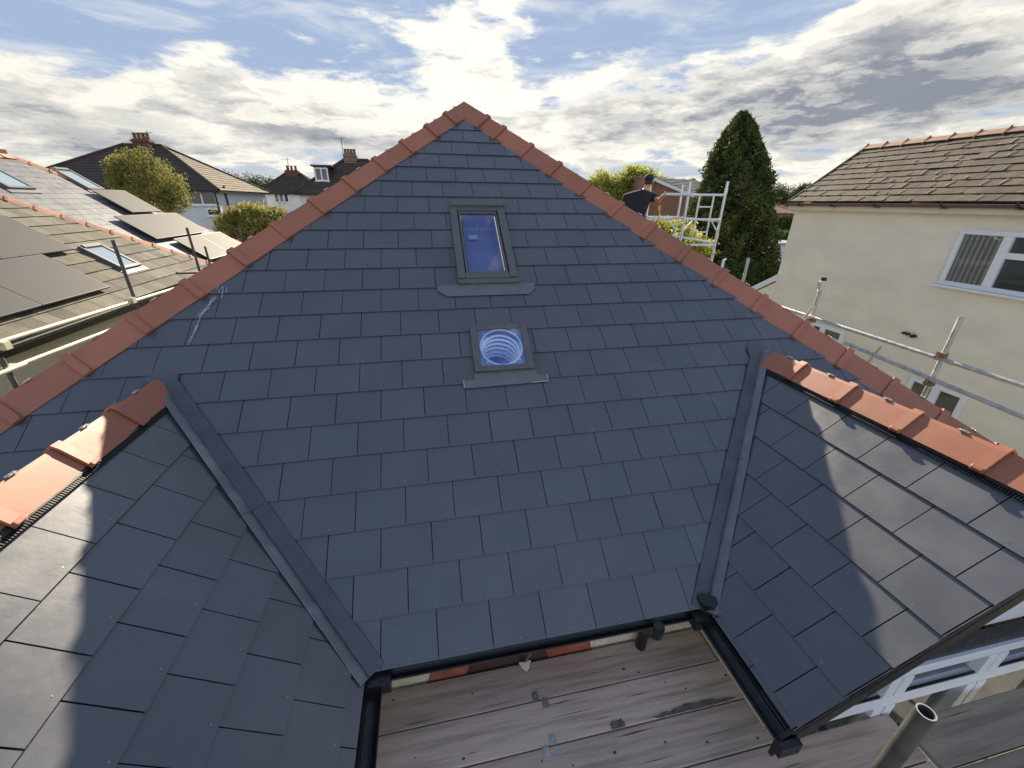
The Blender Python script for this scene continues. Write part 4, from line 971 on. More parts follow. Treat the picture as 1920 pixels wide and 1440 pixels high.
# lean-to beyond the corner with a white verge board
a = hitX(1462, 513, XW); b = hitX(1404, 541, XW)
lt = empty('lean_to', (XW + 1, (a[1] + b[1]) / 2, 0), 'low cream lean-to with sloping white verge board behind the cream house corner', 'lean-to')
b_ = a + (b - a) * 2.0
mb = MB(); mb.prism([V(XW + .02, a[1], 0), V(XW + .02, a[1], a[2] - .2), V(XW + .02, b_[1], b_[2] - .2), V(XW + .02, b_[1], 0)], V(-.25, 0, 0)); mb.build('wall', NWALL, lt)
mb = MB(); mb.prism([V(XW - .03, a[1], a[2]), V(XW - .03, b_[1], b_[2]), V(XW - .03, b_[1], b_[2] - .17), V(XW - .03, a[1], a[2] - .17)], V(-.03, 0, 0)); mb.build('verge_board', WHITE, lt)
mb = MB(); mb.prism([V(XW, a[1], a[2] - .02), V(XW, b_[1], b_[2] - .02), V(XW + 2.6, b_[1], b_[2] - .02), V(XW + 2.6, a[1], a[2] - .02)], V(0, 0, .04)); mb.build('roof', GREYROOF, lt)

# ================================================================== ALUMINIUM TOWER AND WORKER
def onv(px, py, P, n): return onplane(px, py, P, n)
T1 = dep(1291, 365, 7.8); T2 = dep(1360, 365, 7.8); T2 = V(T2[0], T2[1], T1[2]); tdir = nrm(T2 - T1); tn = nrm(np.cross(tdir, (0, 0, 1)))
tw = empty('access_tower', (T1[0], T1[1], 0), 'pale aluminium mobile access tower frame in front of the conifer', 'scaffold tower')
def tp(px, py, off=0.): return onplane(px, py, T1 + tn * off, tn)
def tb(name, p, q, r, m=ALU): mb = MB(); mb.tube(p, q, r, n=12); return mb.build(name, m, tw, smooth=True)
u1 = tp(1295, 341); u2 = tp(1366, 340)
tb('upright', V(T1[0], T1[1], 0), V(T1[0], T1[1], u1[2]), .0255); tb('upright', V(T2[0], T2[1], 0), V(T2[0], T2[1], u2[2]), .0255)
g1 = lambda z: V(T1[0], T1[1], z); g2 = lambda z: V(T2[0], T2[1], z)
zt, zm, zb2 = tp(1291, 365)[2], tp(1283, 411)[2], tp(1275, 459)[2]
for z in (zt, zm, zb2, zb2 - .5, zb2 - 1.0): tb('rung', g1(z), g2(z), .0215)
ia = T1 + tdir * (.72 * .31); ib = T1 + tdir * (.72 * .69)
for P in (ia, ib): tb('ladder_rail', V(P[0], P[1], zt), V(P[0], P[1], zm - .30), .018)
for z in (tp(1325, 388)[2], tp(1310, 435)[2]): tb('ladder_rung', V(ia[0], ia[1], z), V(ib[0], ib[1], z), .014)
tb('brace', g1(zm - .24), V(*(T1 + tdir * .19)[:2], zm), .013); tb('brace', g2(zm - .24), V(*(T2 - tdir * .19)[:2], zm), .013)
for z in (zm - .30, zm + .5):                                  # locking collars
    for g in (g1, g2): tb('spigot_collar', g(z - .05), g(z + .05), .031)
back = nrm(V(-.25, 1, 0)); BK = T1 + back * 1.5 + V(-.28, 0, 0); far1 = dep(1281, 346, 8.9)
tb('upright', V(far1[0], far1[1], 0), far1, .0255); far2 = V(far1[0] - .72, far1[1] + .1, far1[2]); tb('upright', V(far2[0], far2[1], 0), far2, .0255)
hr = dep(1244, 364, 7.6); tb('guard_rail', hr, tp(1292, 365, .03), .024)
m1 = dep(1212, 412, 8.6); tb('guard_rail', m1, V(far1[0], far1[1], dep(1272, 410, 8.9)[2]), .022)
tb('guard_rail', dep(1263, 408, 8.6), tp(1347, 414, -.03), .022); tb('guard_rail', dep(1262, 442, 8.6), tp(1343, 456, -.03), .022)
tb('brace', dep(1253, 412, 8.8), dep(1266, 430, 8.8), .014); tb('guard_rail', V(far1[0], far1[1], zm), V(far2[0], far2[1], zm), .022)
for (px, py) in ((1296, 362), (1344, 413), (1340, 456), (1264, 444)): 
    mb = MB(); p = tp(px, py, -.02); mb.box(p, .06, .05, .06); mb.build('hook', GALV, tw)
zf = dep(1210, 327, 8.0)[2] - 1.84
mb = MB(); mb.box(V(far1[0] - .55, far1[1] - .25, zf - .03), 1.3, 1.6, .05); mb.build('platform', WOODG, tw)
for (px, py) in ((1357, 488),): 
    p = dep(px, py, 9.5); mb = MB(); mb.tube(V(p[0], p[1], 0), p, .03); mb.tube(p, p + V(.06, 0, .03), .03, .02); tag(mb.build('white_post', WHITE, smooth=True, loc=V(p[0], p[1], 0)), 'short white post with bent top in front of the dark conifer base', 'post')

def skin(name, pts, edges, rad, m, parent, sub=2, root=0):
    me = bpy.data.meshes.new(name); l = parent_loc(parent); me.from_pydata([tuple(np.array(p) - l) for p in pts], edges, []); me.materials.append(m)
    o = bpy.data.objects.new(name, me); COL.objects.link(o); o.parent = parent
    sk_ = o.modifiers.new('skin', 'SKIN'); sk_.use_smooth_shade = True
    for i, r in enumerate(rad):
        d = me.skin_vertices[0].data[i]; d.radius = r if isinstance(r, tuple) else (r, r); d.use_root = (i == root)
    ss = o.modifiers.new('sub', 'SUBSURF'); ss.levels = sub; ss.render_levels = sub
    return o
# worker seen from behind: head right of centre, rounded back, right hand on the tower rail
hd = dep(1216, 341, 8.0); pr = empty('person', (hd[0] - .12, hd[1], zf), 'person in black t-shirt and dark cap seen from behind, right hand on the tower rail', 'person')
RT_ = nrm(V(.88, -.47, 0)); FW = nrm(V(.47, .88, 0)); UPV = V(0, 0, 1)
def B(r, f, u): return hd + RT_ * r + FW * f + UPV * u
pelv = B(-.20, -.10, -.86)
handT = hr + V(.03, 0, .01)
sho_r = B(.155, .0, -.27); elb = sho_r + (handT - sho_r) * .48 + V(0, 0, -.10); wri = handT - nrm(handT - elb) * .09
pts = [pelv, B(-.20, -.12, -.62), B(-.18, -.10, -.42), B(-.12, -.05, -.27), B(-.05, -.01, -.17), B(-.01, .02, -.10), B(0, .03, 0), B(0, .02, .085),
       sho_r, elb, wri, B(-.38, -.05, -.29), B(-.50, .04, -.52), B(-.36, .22, -.62), B(-.32, .28, -.65),
       B(-.10, -.08, -.92), B(-.08, .05, -1.33), B(-.07, -.04, -1.74), B(-.05, .14, -1.81), B(-.31, -.08, -.92), B(-.33, .04, -1.33), B(-.34, -.05, -1.74), B(-.34, .13, -1.81)]
ed = [(0, 1), (1, 2), (2, 3), (3, 4), (4, 5), (5, 6), (6, 7), (3, 8), (8, 9), (9, 10), (3, 11), (11, 12), (12, 13), (13, 14), (0, 15), (15, 16), (16, 17), (17, 18), (0, 19), (19, 20), (20, 21), (21, 22)]
rad = [(.15, .11), (.145, .11), (.17, .12), (.15, .11), (.07, .07), (.058, .06), (.085, .10), (.07, .08), .062, .045, .030, .065, .048, .033, .03, .085, .058, .042, .038, .085, .058, .042, .038]
# fingers of the gripping hand
pf = nrm(handT - elb); 
for k, o_ in enumerate((-.033, -.011, .011, .033)):
    i = len(pts); b0 = wri + pf * .055 + UPV * .018 + np.cross(pf, UPV) * 0 + RT_ * 0 + FW * o_
    pts += [b0, b0 + pf * .035 + UPV * .012, b0 + pf * .058 - UPV * .012, b0 + pf * .045 - UPV * .036]; ed += [(10, i), (i, i + 1), (i + 1, i + 2), (i + 2, i + 3)]; rad += [.012, .0095, .009, .008]
i = len(pts); pts += [wri + pf * .03 - FW * .035, wri + pf * .06 - FW * .045 - UPV * .03]; ed += [(10, i), (i, i + 1)]; rad += [.012, .010]
body = skin('body', pts, ed, rad, SKIN, pr)
# shirt
sh = [B(-.20, -.11, -.84), B(-.205, -.13, -.62), B(-.19, -.115, -.44), B(-.13, -.06, -.27), B(-.07, -.02, -.19), sho_r + V(0, 0, .0), sho_r + (elb - sho_r) * .62, B(-.385, -.05, -.29), B(-.455, .0, -.43)]
skin('t_shirt', sh, [(0, 1), (1, 2), (2, 3), (3, 4), (3, 5), (5, 6), (3, 7), (7, 8)], [(.215, .16), (.225, .17), (.24, .18), (.20, .16), .085, .088, .074, .10, .085], CLOTHK, pr, root=2)
tr = [B(-.20, -.10, -.80), B(-.20, -.10, -.90), B(-.10, -.08, -.97), B(-.08, .05, -1.33), B(-.07, -.04, -1.72), B(-.31, -.08, -.97), B(-.33, .04, -1.33), B(-.34, -.05, -1.72)]
skin('trousers', tr, [(0, 1), (1, 2), (2, 3), (3, 4), (1, 5), (5, 6), (6, 7)], [(.18, .14), (.185, .14), .105, .078, .065, .105, .078, .065], JEANS, pr, root=1)
for sx_ in (-.05, -.34):
    mb = MB(); c = B(sx_, .05, -1.82); mb.box(c, .10, .29, .10, (RT_, FW, UPV)); mb.build('boot', BLACKP, pr, bevel=.03)
# head detail: ears, nose, hair, cap
bm = bmesh.new(); bmesh.ops.create_uvsphere(bm, u_segments=20, v_segments=14, radius=1.)
for v in bm.verts:
    x, y, z = v.co; q = V(x * .092, y * .112, z * .098); 
    P = hd + RT_ * q[0] + FW * (q[1] + .025) + UPV * (max(q[2], -.02) + .050) - parent_loc(pr); v.co = Vector(P)
me = bpy.data.meshes.new('cap'); bm.to_mesh(me); bm.free(); me.materials.append(mat('navy_cap', (.020, .020, .032), .85)); me.polygons.foreach_set('use_smooth', [True] * len(me.polygons))
o = bpy.data.objects.new('cap', me); COL.objects.link(o); o.parent = pr
mb = MB(); c = B(0, .165, .035); mb.prism([c + RT_ * .075 * math.cos(a) + FW * .07 * math.sin(a) for a in np.arange(12) * math.pi / 6], V(0, 0, .008)); mb.build('cap_peak', MATS['navy_cap'], pr)
mb = MB(); mb.box(B(0, -.045, -.01), .15, .07, .07, (RT_, FW, UPV)); mb.build('hair', HAIR, pr, bevel=.025)
for s_ in (-1, 1): mb = MB(); mb.box(B(s_ * .092, .025, -.005), .018, .04, .06, (RT_, FW, UPV)); mb.build('ear', SKIN, pr, bevel=.008)
mb = MB(); mb.prism([B(-.012, .125, .01), B(.012, .125, .01), B(.016, .125, -.045), B(-.016, .125, -.045)], FW * -.02); mb.build('nose', SKIN, pr, bevel=.004)
mb = MB(); mb.box(B(0, .115, -.075), .05, .012, .01, (RT_, FW, UPV)); mb.build('mouth', mat('lips', (.35, .12, .10), .6), pr)
for s_ in (-1, 1): mb = MB(); mb.box(B(s_ * .032, .118, .008), .024, .008, .010, (RT_, FW, UPV)); mb.build('eye', HAIR, pr, bevel=.003)
# hanging work gloves / hose by the hip
c = dep(1237, 385, 7.95); mb = MB(); mb.tube(c, c + V(.0, 0, -.10), .035, .018, n=8); mb.tube(c + V(.02, 0, -.05), c + V(.02, 0, -.42), .012, n=6); tag(mb.build('work_glove', GLOVE, smooth=True, loc=c), 'small yellow glove hanging from the tower rail beside the person', 'glove')

# ================================================================== TREES, HEDGES
def dz(px, py, d): return dep(px, py, d)
# the tall conifer
base = dep(1385, 600, 17); base[2] = 0; tipz = dep(1397, 214, 17)[2]; cen = dep(1364, 470, 17)
con = empty('conifer', (cen[0], cen[1], 0), 'tall dense dark green pointed conifer behind the aluminium tower', 'tree')
trunk(con, (cen[0], cen[1], 0), (cen[0] - .2, cen[1], tipz * .55), .18, 6, .5, 5)
prof = [(0, 1.1), (.10, 1.65), (.22, 1.88), (.36, 1.86), (.50, 1.72), (.62, 1.52), (.74, 1.28), (.84, 1.00), (.92, .66), (.97, .38), (1.0, .12)]
n = 46000; tz = rng.random(n) ** 1.25 * 1.0; rads = np.interp(tz, [p[0] for p in prof], [p[1] for p in prof]); th = rng.random(n) * 2 * np.pi
lump = 1 + .10 * np.sin(th * 5 + tz * 17) + .07 * np.sin(th * 11 - tz * 39) + .04 * np.sin(th * 3 + 71 * tz)
inn = np.where(rng.random(n) < .8, rng.uniform(.86, 1.03, n), rng.uniform(.4, .9, n)); tuft = 1 + .13 * np.maximum(0, np.sin(th * 19 + tz * 43) * np.sin(tz * 71 + th * 5)) * (rng.random(n) < .5)
rr_ = rads * lump * inn * tuft; zz = .7 + tz * (tipz - .7)
lean = (dep(1393, 214, 17)[:2] - cen[:2])
rr_ = rr_ * np.interp(tz, [0, .45, .8, 1.], [.98, .92, .84, .84])
P = np.stack([cen[0] + rr_ * np.cos(th) + lean[0] * tz ** 1.5, cen[1] + rr_ * np.sin(th) + lean[1] * tz ** 1.5, zz + rng.normal(scale=.05, size=n)], 1)
cl = np.clip(.5 + .32 * np.sin(th * 5 + tz * 17) + .25 * np.sin(th * 11 - tz * 39) + rng.normal(scale=.22, size=n), 0, 1)
leaves('crown', P, P * 0, .055, LEAF_CON, con, cl, 2.2)
B_ = lambda px, py, d, rx, ry, rz_: (dep(px, py, d), (rx, ry, rz_))
def gz(px, py, d): p = dep(px, py, d); return (p[0], p[1], 0)
tree('garden_tree', 'bushy olive green tree in front of the dark hipped house at left', 'tree', gz(270, 350, 21), [B_(262, 318, 21, 1.15, 1.0, .95), B_(228, 312, 21, .7, .7, .55), B_(300, 348, 21, 1.15, 1.0, .85), B_(325, 372, 21, .7, .8, .65), B_(250, 345, 21.5, 1.1, 1., .8), B_(290, 385, 21, 1.0, .9, .8), B_(225, 330, 21.5, .6, .6, .6)], 15000, .050, LEAF_OLV, .16, 11, limbs=12)
tree('weeping_shrub', 'rounded weeping yellow-green shrub below the white house, right of the pale solar panels', 'shrub', gz(475, 430, 24), [B_(468, 408, 24, 1.3, 1.2, .7), B_(503, 425, 24, 1.2, 1.1, .95), B_(440, 430, 24, .9, .9, 1.0), B_(475, 450, 24, 1.8, 1.5, 1.2), B_(518, 410, 24.5, .8, .8, .6), B_(540, 435, 24.5, .8, .8, .8)], 17000, .060, LEAF_OLV, .12, 12, limbs=10, aspect=2.6)
tree('willow', 'bright yellow-green feathery tree directly behind the person', 'tree', gz(1175, 350, 26), [B_(1180, 352, 26, 1.3, 1.2, 1.1), B_(1128, 345, 26, .75, .8, .75), B_(1200, 340, 26.5, 1.0, 1., .9), B_(1165, 380, 26, 1.7, 1.2, 1.2), B_(1225, 352, 27, .9, .9, .8), B_(1120, 370, 26, .9, .9, .9), B_(1186, 322, 26, .45, .45, .35)], 16000, .060, LEAF_YEL, .15, 13, limbs=12, aspect=2.4)
tree('willow', 'small bright yellow-green bush low behind the tower rails', 'bush', gz(1255, 430, 16), [B_(1250, 437, 16, 1.1, .8, .55), B_(1290, 470, 15, .9, .8, .6), B_(1262, 458, 15.5, 1., .8, .6)], 7000, .05, LEAF_YEL, .1, 14, limbs=6)
tree('laurel_bush', 'dark green leafy bush in front of the white garage', 'bush', gz(1430, 510, 15.5), [B_(1432, 512, 15.5, .75, .7, .5), B_(1410, 525, 15.5, .7, .7, .6), B_(1458, 520, 15.5, .5, .6, .4), B_(1375, 530, 15, .8, .7, .7)], 9000, .045, LEAF_GRN, .1, 15, limbs=8)
tree('hedge', 'low sunlit green hedge right of the conifer foot', 'hedge', gz(1460, 450, 27), [B_(1455, 447, 27, 1.1, .9, .5), B_(1485, 445, 28, 1.0, .9, .5), B_(1430, 452, 27, 1., .9, .5)], 5000, .07, LEAF_GRN, .1, 16, limbs=3)
tree('hedge', 'long dark hedge below the red roofs right of the conifer', 'hedge', gz(1480, 418, 45), [B_(1465, 417, 45, 1.4, 1., .8), B_(1490, 418, 45, 1.4, 1., .8), B_(1515, 418, 45, 1.4, 1., .8)], 5000, .10, LEAF_CON, .1, 17, limbs=3)
far = [(1478, 368, 60, 1.9, 1.6, 1.4, LEAF_FAR, 'dark rounded tree on the skyline right of the conifer'), (1457, 363, 60, 1.3, 1., 1.3, LEAF_FAR, 'pale thin tree touching the right edge of the conifer'), (1508, 357, 60, 1.2, 1., 1.0, LEAF_CON, 'dark tree tip peeping over the mossy roof slope'),
       (425, 342, 90, 3.2, 2., 2.2, LEAF_GRN, 'rounded green tree on the skyline just right of the hipped house'), (463, 347, 95, 4.2, 3., 2.4, LEAF_FAR, 'broad skyline tree left of the chimneyed white house'), (492, 346, 95, 3.6, 3., 2.0, LEAF_FAR, 'skyline tree touching the left hip of the chimneyed white house'),
       (1295, 352, 70, 1.0, 1., 1.4, LEAF_FAR, 'small dark tree between the red chimneys and the conifer')]
for i, (px, py, d, rx, ry, rz_, m_, lb) in enumerate(far):
    c = dep(px, py, d); tree('skyline_tree', lb, 'tree', (c[0], c[1], 0), [(c, (rx, ry, rz_)), (c + V(rx * .6, 0, -rz_ * .35), (rx * .7, ry, rz_ * .8)), (c + V(-rx * .6, 0, -rz_ * .3), (rx * .7, ry, rz_ * .7)), (c + V(0, 0, -rz_ * .9), (rx, ry, rz_ * .8))], 3500, .14 if d > 80 else .09, m_, .2, 30 + i, 'trees on the skyline', limbs=6)
# far wood along the horizon
n = 26000; aa = rng.uniform(-1.05, 1.15, n); dd = rng.uniform(190, 240, n); top_ = 7.5 + 1.8 * np.sin(aa * 23) + 1.2 * np.sin(aa * 57 + 1) + .8 * np.sin(aa * 131)
P = np.stack([dd * np.sin(aa), dd * np.cos(aa), top_ * rng.random(n) ** .7 * .9], 1); 
o = leaves('far_wood', P, P * 0, .55, LEAF_FAR, None, None, 1.3); tag(o, 'low belt of distant trees along the horizon', 'trees', kind='stuff')

# ================================================================== FAR HOUSES
def win(parent, c, wd, ht, ax, nrm_, div=2):
    """window: c centre on wall, ax horizontal axis, nrm_ outward"""
    mb = MB(); u = V(0, 0, 1); f = .09; A3 = (ax, nrm_, u)
    mb.box(c + u * (ht / 2 - f / 2) + nrm_ * .02, wd, .08, f, A3); mb.box(c - u * (ht / 2 - f / 2) + nrm_ * .02, wd, .08, f, A3)
    for k in range(div + 1): mb.box(c + ax * (-wd / 2 + f / 2 + (wd - f) * k / div) + nrm_ * .02, f, .08, ht - 2 * f, A3)
    o = mb.build('window', WHITE, parent); mb = MB(); mb.poly([c - ax * wd / 2 - u * ht / 2 + nrm_ * .01, c + ax * wd / 2 - u * ht / 2 + nrm_ * .01, c + ax * wd / 2 + u * ht / 2 + nrm_ * .01, c - ax * wd / 2 + u * ht / 2 + nrm_ * .01]); mb.build('pane', GLASS, o)
    mb = MB(); mb.box(c - u * (ht / 2 + .03) + nrm_ * .06, wd + .15, .14, .05, A3); mb.build('sill', WHITE, o)
def chimney(parent, c, sx_, sy_, h, pots=4, m=None):
    mb = MB(); mb.box(c + V(0, 0, h / 2), sx_, sy_, h); mb.box(c + V(0, 0, h - .12), sx_ + .14, sy_ + .14, .12); mb.box(c + V(0, 0, h - .45), sx_ + .10, sy_ + .10, .08); o = mb.build('chimney', m or BRICKP, parent)
    for k in range(pots):
        x = c[0] - sx_ / 2 + sx_ * (k + .5) / pots; mb = MB(); mb.tube(V(x, c[1], c[2] + h), V(x, c[1], c[2] + h + .38), .12, .10, n=10); mb.tube(V(x, c[1], c[2] + h + .33), V(x, c[1], c[2] + h + .40), .125, .125, n=10); mb.build('chimney_pot', mat('dull_pot', (.16, .07, .045), .8, var=.2, vs=8), o, smooth=True)
def hip_house(name, lab, P, W, Dp, ze, zr, rm, rm2=None, wallm=WALLW, group=None, over=.35):
    """P: near-right ground corner (x, y); house spans -W in x and +Dp in y"""
    t = empty(name, (P[0] - W / 2, P[1] + Dp / 2, 0), lab, 'house', group)
    mb = MB(); mb.box(V(P[0] - W / 2, P[1] + Dp / 2, ze / 2), W, Dp, ze); mb.build('wall', wallm, t)
    x0, x1, y0, y1 = P[0] - W - over, P[0] + over, P[1] - over, P[1] + Dp + over; a = (y1 - y0) / 2; 
    rA, rB = V(x0 + min(a, (x1 - x0) / 2 - .05), (y0 + y1) / 2, zr), V(x1 - min(a, (x1 - x0) / 2 - .05), (y0 + y1) / 2, zr)
    z = ze - .05; q = [V(x0, y0, z), V(x1, y0, z), V(x1, y1, z), V(x0, y1, z)]
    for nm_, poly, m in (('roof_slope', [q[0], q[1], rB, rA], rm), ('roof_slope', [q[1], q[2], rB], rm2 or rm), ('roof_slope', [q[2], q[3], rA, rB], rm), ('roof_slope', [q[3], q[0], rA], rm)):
        mb = MB(); e1 = nrm(np.array(poly[1]) - np.array(poly[0])); n_ = nrm(np.cross(e1, np.array(poly[2]) - np.array(poly[1]))); n_ = n_ if n_[2] > 0 else -n_; vv = nrm(np.cross(n_, e1)); O = np.array(poly[0])
        reg = [(float((p - O) @ e1), float((p - O) @ vv)) for p in poly]; ar = sum(reg[i][0] * reg[(i + 1) % len(reg)][1] - reg[(i + 1) % len(reg)][0] * reg[i][1] for i in range(len(reg)))
        if ar < 0: reg = reg[::-1]
        slabs(mb, O, e1, vv, reg, .6, .35, thick=.02, raise_=.03, gap=.01, jitter=.004); plane_poly(mb, O, e1, vv, reg, 0.); mb.build(nm_, m, t)
    mb = MB()
    for a_, b_2 in ((q[0], rA), (q[1], rB), (q[2], rB), (q[3], rA), (rA, rB)): mb.tube(a_ + V(0, 0, .04), b_2 + V(0, 0, .06), .09, n=8)
    mb.build('hip_capping', rm, t)
    mb = MB(); mb.bar(q[0] + V(0, .05, -.06), q[1] + V(0, .05, -.06), .04, .16); mb.bar(q[1] + V(-.05, 0, -.06), q[2] + V(-.05, 0, -.06), .04, .16); mb.build('gutter', BLACKP, t)
    return t, rA, rB
# A: dark hipped house with a chimney
def fit_house(cpx, cpy, d, rpx_near, rpx_far, rpy, right=True):
    """corner pixel and depth, ridge end pixels -> corner, width, depth, eave z, ridge z"""
    c = dep(cpx, cpy, d); best = None
    for a in np.arange(1.5, 7.5, .05):
        Y = c[1] + a; x = hitY(rpx_near, rpy, Y)[0]; e = abs((c[0] - a if right else c[0] + a) - x)
        if best is None or e < best[0]: best = (e, a, Y)
    _, a, Y = best; p, q = hitY(rpx_near, rpy, Y), hitY(rpx_far, rpy, Y); rl = abs(p[0] - q[0]); W = 2 * a + rl - .7
    x = c[0] - .35 if right else c[0] + .35 + W
    return (x, c[1] + .35), W, 2 * a - .7, c[2] + .05, p[2], Y
PA, WA, DA, zA, rAz, YA = fit_house(411, 357, 27, 302, 233, 274)
tA, _, _ = hip_house('white_house', 'white house with dark brown hipped roof and brick chimney behind the olive tree at left', PA, WA, DA, zA, rAz, DROOF, LITROOF)  # right slope takes the lit roof colour
cc = hitY(265, 272, YA - .6); chimney(tA, V(cc[0], YA - .3, cc[2] - .5), 1.05, .6, hitY(265, 252, YA)[2] - cc[2] + .15, 4, CHB)
pw = hitY(379, 372, PA[1]); win(tA, pw, 1.75, .85, V(1, 0, 0), V(0, -1, 0), 2)
pw = hitY(402, 398, PA[1]); win(tA, pw, .9, .5, V(1, 0, 0), V(0, -1, 0), 1)
mb = MB(); mb.tube(V(PA[0] - .08, PA[1] - .08, .2), V(PA[0] - .08, PA[1] - .08, zA - .05), .06, n=8); mb.tube(V(PA[0] + .08, PA[1] + 1.2, .2), V(PA[0] + .08, PA[1] + 1.2, zA + .3), .06, n=8); mb.build('soil_pipe', BLACKP, tA)
def aerial(parent, p, h, m=None):
    mb = MB(); mb.tube(p, p + V(0, 0, h), .028, n=6); mb.tube(p + V(-.6, 0, h - .15), p + V(.3, 0, h - .1), .016, n=5)
    for k in range(6): x = -.5 + .15 * k; mb.tube(p + V(x, -.14, h - .14), p + V(x, .14, h - .14), .008, n=4)
    mb.build('aerial', GALVD, parent)
aerial(tA, hitY(283, 272, YA), hitY(277, 245, YA)[2] - hitY(283, 272, YA)[2])
# B: white house, chimney
PB, WB, DB, zB, rBz, YB2 = fit_house(482, 361, 38, 535, 564, 326, False)
tB, _, _ = hip_house('white_house', 'low white house with brown hipped roof, small brick chimney and row of windows', PB, WB, DB, zB, rBz, DROOF)
cc = hitY(549, 328, YB2); chimney(tB, V(cc[0], YB2, cc[2] - .4), 1.1, .6, hitY(549, 316, YB2)[2] - cc[2] + .25, 3, CHB); aerial(tB, hitY(543, 322, YB2), 1.2)
for px in (519, 528, 537): pw = hitY(px, 371, PB[1]); win(tB, pw, .46, .85, V(1, 0, 0), V(0, -1, 0), 1)
# C: dormer house
PC, WC, DC, zC, rCz, YC = fit_house(549, 362, 31, 646, 690, 300, False)
tC, _, _ = hip_house('white_house', 'white house with flat-roofed dormer, wide buff chimney and tall aerial left of the slate roof', PC, WC, DC, zC, rCz, DROOF)
cc = hitY(658, 300, YC); chimney(tC, V(cc[0], YC, cc[2] - .6), .95, .7, hitY(658, 286, YC)[2] - cc[2] + .45, 4, mat('buff_chimney', (.20, .14, .09), .85, var=.3, vs=6)); aerial(tC, hitY(645, 300, YC), hitY(641, 257, YC)[2] - hitY(645, 300, YC)[2])
yd = PC[1] + .9; d0, d1 = hitY(587, 312, yd), hitY(617, 340, yd)
mb = MB(); mb.box(V((d0[0] + d1[0]) / 2 + .0, yd + 1.6, (d0[2] + d1[2]) / 2), d1[0] - d0[0], 3.2, d0[2] - d1[2]); dmo = mb.build('dormer', mat('dormer_tile_hanging', (.14, .07, .045), .85, var=.25, vs=6), tC)
mb = MB(); mb.box(V((d0[0] + d1[0]) / 2 + .1, yd + 1.6, d0[2] + .06), d1[0] - d0[0] + .5, 3.6, .12); mb.build('flat_roof', BLACKP, dmo)
pw = hitY(603, 327, yd); win(tC, pw, 1.0, .95, V(1, 0, 0), V(0, -1, 0), 2)
# D: far red-brown roofs
for (px0, px1, py, pyr, d, lb) in ((440, 486, 372, 357, 62, 'distant low brown roofed terrace beyond the weeping shrub'), (1443, 1500, 399, 377, 55, 'distant sunlit pink roofed house right of the conifer')):
    c = dep(px1, py, d); l = dep(px0, py, d); rz2 = dep((px0 + px1) / 2, pyr, d + 4)[2]
    tD, _, _ = hip_house('distant_house', lb, (c[0], c[1]), max(6., c[0] - l[0]), 7., c[2], rz2, DROOF if px0 < 900 else mat('pink_roof', (.45, .26, .17), .85, var=.2, vs=2), wallm=BRICK if px0 > 900 else WALLW)
# E: brick gable house behind the person
dE = 24.; gp = dep(1233, 336, dE); gl = V(gp[0], gp[1], 0); zr = gp[2]; rd = nrm(V(math.sin(R(66)), math.cos(R(66)), 0)); sd_ = nrm(V(rd[1], -rd[0], 0)); hw = 3.3; zeE = dep(1275, 372, dE)[2] - .05
tE = empty('brick_house', gl, 'orange brick gabled house with grey tiles and tall chimney behind the person', 'house'); LE = 3.8
mb = MB(); G = lambda s_, l, z: gl + sd_ * s_ + rd * l + V(0, 0, z)
mb.prism([G(-hw, 0, 0), G(hw, 0, 0), G(hw, 0, zeE), G(0, 0, zr), G(-hw, 0, zeE)], -rd * LE); mb.build('wall', BRICK, tE)
for s_ in (1, -1):
    mb = MB(); vv = nrm(V(*(-sd_ * s_ * hw)[:2], zr - zeE)); Lr2 = math.hypot(hw, zr - zeE) + .35; O = G(s_ * hw, 0, zeE) - vv * .35 + V(0, 0, .06)
    if s_ > 0: slabs(mb, O, rd, vv, [(-.25, 0), (LE + .2, 0), (LE + .2, Lr2), (-.25, Lr2)], .3, .3, thick=.03, raise_=.05, gap=.01); plane_poly(mb, O, rd, vv, [(-.25, 0), (LE + .2, 0), (LE + .2, Lr2), (-.25, Lr2)], 0)
    else: plane_poly(mb, O, -rd, vv, [(-LE - .2, 0), (.25, 0), (.25, Lr2), (-LE - .2, Lr2)], .03)
    mb.build('roof_slope', GREYROOF, tE)
    mb = MB(); mb.bar(G(s_ * hw * 1.08, -.27, zeE - .12), G(0, -.27, zr - .02), .04, .16); mb.build('bargeboard', WHITE, tE)
cE = onplane(1215, 345, gl, rd); mb = MB(); ctop = dep(1215, 330, dE); mb.box(V(ctop[0], ctop[1] + .5, ctop[2] / 2), .85, .7, ctop[2]); mb.box(V(ctop[0], ctop[1] + .5, ctop[2] - .05), .95, .8, .12); mb.build('chimney', BRICK, tE)
q = G(hw + .02, 1.3, zeE - 1.0); win(tE, q, 1.2, 1.1, rd, sd_, 2)
# F: two red chimneys on a far roof
dF = 48.; c = dep(1296, 372, dF); tF, ra, rb3 = hip_house('distant_house', 'distant dark roof with two tall red chimney stacks left of the conifer', (c[0] + 1.5, c[1]), 5., 7., c[2] - .5, dep(1290, 356, dF + 4)[2], DROOF)
for (px, py) in ((1278, 358), (1297, 358)): cc = dep(px, py, dF + 4); chimney(tF, V(cc[0], cc[1], cc[2] - .4), .62, .6, dep(px, 339, dF + 4)[2] - cc[2] + .2, 2)
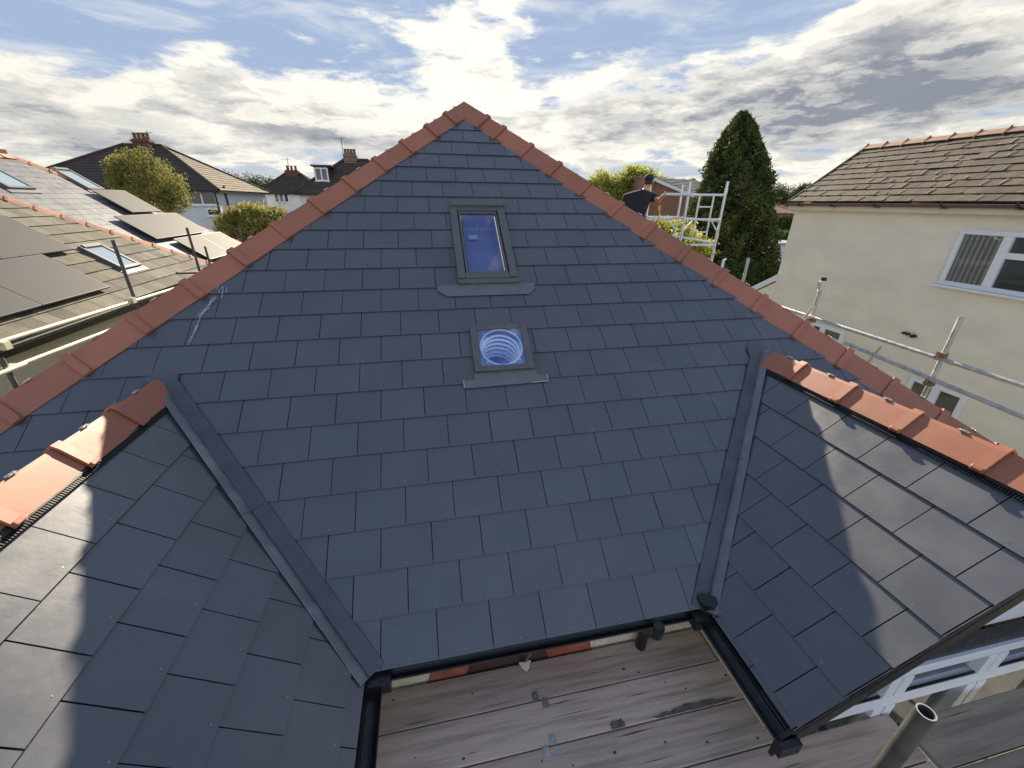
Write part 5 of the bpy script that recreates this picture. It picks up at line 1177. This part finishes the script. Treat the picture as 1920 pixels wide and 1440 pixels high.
# G: white flat garage and wall right of the conifer
cG = dep(1440, 459, 23); gg = empty('garage', (cG[0], cG[1], 0), 'small white flat-roofed garage with grey door right of the conifer', 'garage')
a = dep(1392, 466, 22); b = dep(1500, 457, 24); zt_ = cG[2]; dd_ = nrm(V(b[0] - a[0], b[1] - a[1], 0)); nn_ = nrm(V(dd_[1], -dd_[0], 0)); Lg = math.hypot(b[0] - a[0], b[1] - a[1])
mb = MB(); mid = V((a[0] + b[0]) / 2, (a[1] + b[1]) / 2, zt_ / 2); mb.box(mid - nn_ * 1.5, Lg, 3., zt_, (dd_, nn_, V(0, 0, 1))); mb.build('wall', WALLW, gg)
mb = MB(); mb.box(mid - nn_ * 1.5 + V(0, 0, zt_ / 2 + .05), Lg + .3, 3.3, .09, (dd_, nn_, V(0, 0, 1))); mb.build('flat_roof', mat('felt', (.30, .30, .28), .9), gg)
dr = onplane(1473, 500, mid + nn_ * .02, nn_); mb = MB(); mb.box(V(dr[0], dr[1], zt_ / 2 - .1), .85, .05, zt_ - .35, (dd_, nn_, V(0, 0, 1))); mb.build('door', mat('grey_door', (.18, .18, .20), .7), gg)
cv = dep(1463, 428, 34); van = empty('parked_van', (cv[0], cv[1], 0), 'pale parked van glimpsed behind the hedge right of the conifer', 'van')
mb = MB(); mb.prism([V(cv[0] - 2.2, cv[1], .5), V(cv[0] + 2.2, cv[1], .5), V(cv[0] + 2.2, cv[1], 1.2), V(cv[0] + 1.6, cv[1], 2.2), V(cv[0] - 2.2, cv[1], 2.25)], V(0, -1.8, 0)); mb.build('body', WHITE, van, bevel=.08)
mb = MB(); mb.prism([V(cv[0] + .9, cv[1] - .01, 1.35), V(cv[0] + 1.9, cv[1] - .01, 1.35), V(cv[0] + 1.5, cv[1] - .01, 2.0), V(cv[0] + .9, cv[1] - .01, 2.0)], V(0, -.03, 0)); mb.build('side_window', GLASS, van)
for x in (-1.4, 1.4): mb = MB(); mb.tube(V(cv[0] + x, cv[1] - .05, .34), V(cv[0] + x, cv[1] + .2, .34), .34, n=16); mb.build('wheel', BLACKP, van)
# garden fence between houses at left and right
for (xa, ya, xb, yb3, lb) in ((-22, 24, -6, 26, 'brown timber garden fence beyond the left bungalows'), (8, 19, 30, 24, 'brown timber garden fence behind the conifer')):
    t = empty('fence', ((xa + xb) / 2, (ya + yb3) / 2, 0), lb, 'fence'); n_ = int(math.hypot(xb - xa, yb3 - ya) / 1.85)
    for i in range(n_):
        p = V(xa + (xb - xa) * i / n_, ya + (yb3 - ya) * i / n_, 0); q = V(xa + (xb - xa) * (i + 1) / n_, ya + (yb3 - ya) * (i + 1) / n_, 0)
        mb = MB(); mb.bar(p + V(0, 0, .85), q + V(0, 0, .85), .03, 1.6); mb.build('fence_panel', mat('fence_wood', (.12, .075, .045), .85, var=.3, vs=4), t); mb = MB(); mb.box(p + V(0, 0, .95), .1, .1, 1.9); mb.build('fence_post', MATS['fence_wood'], t)
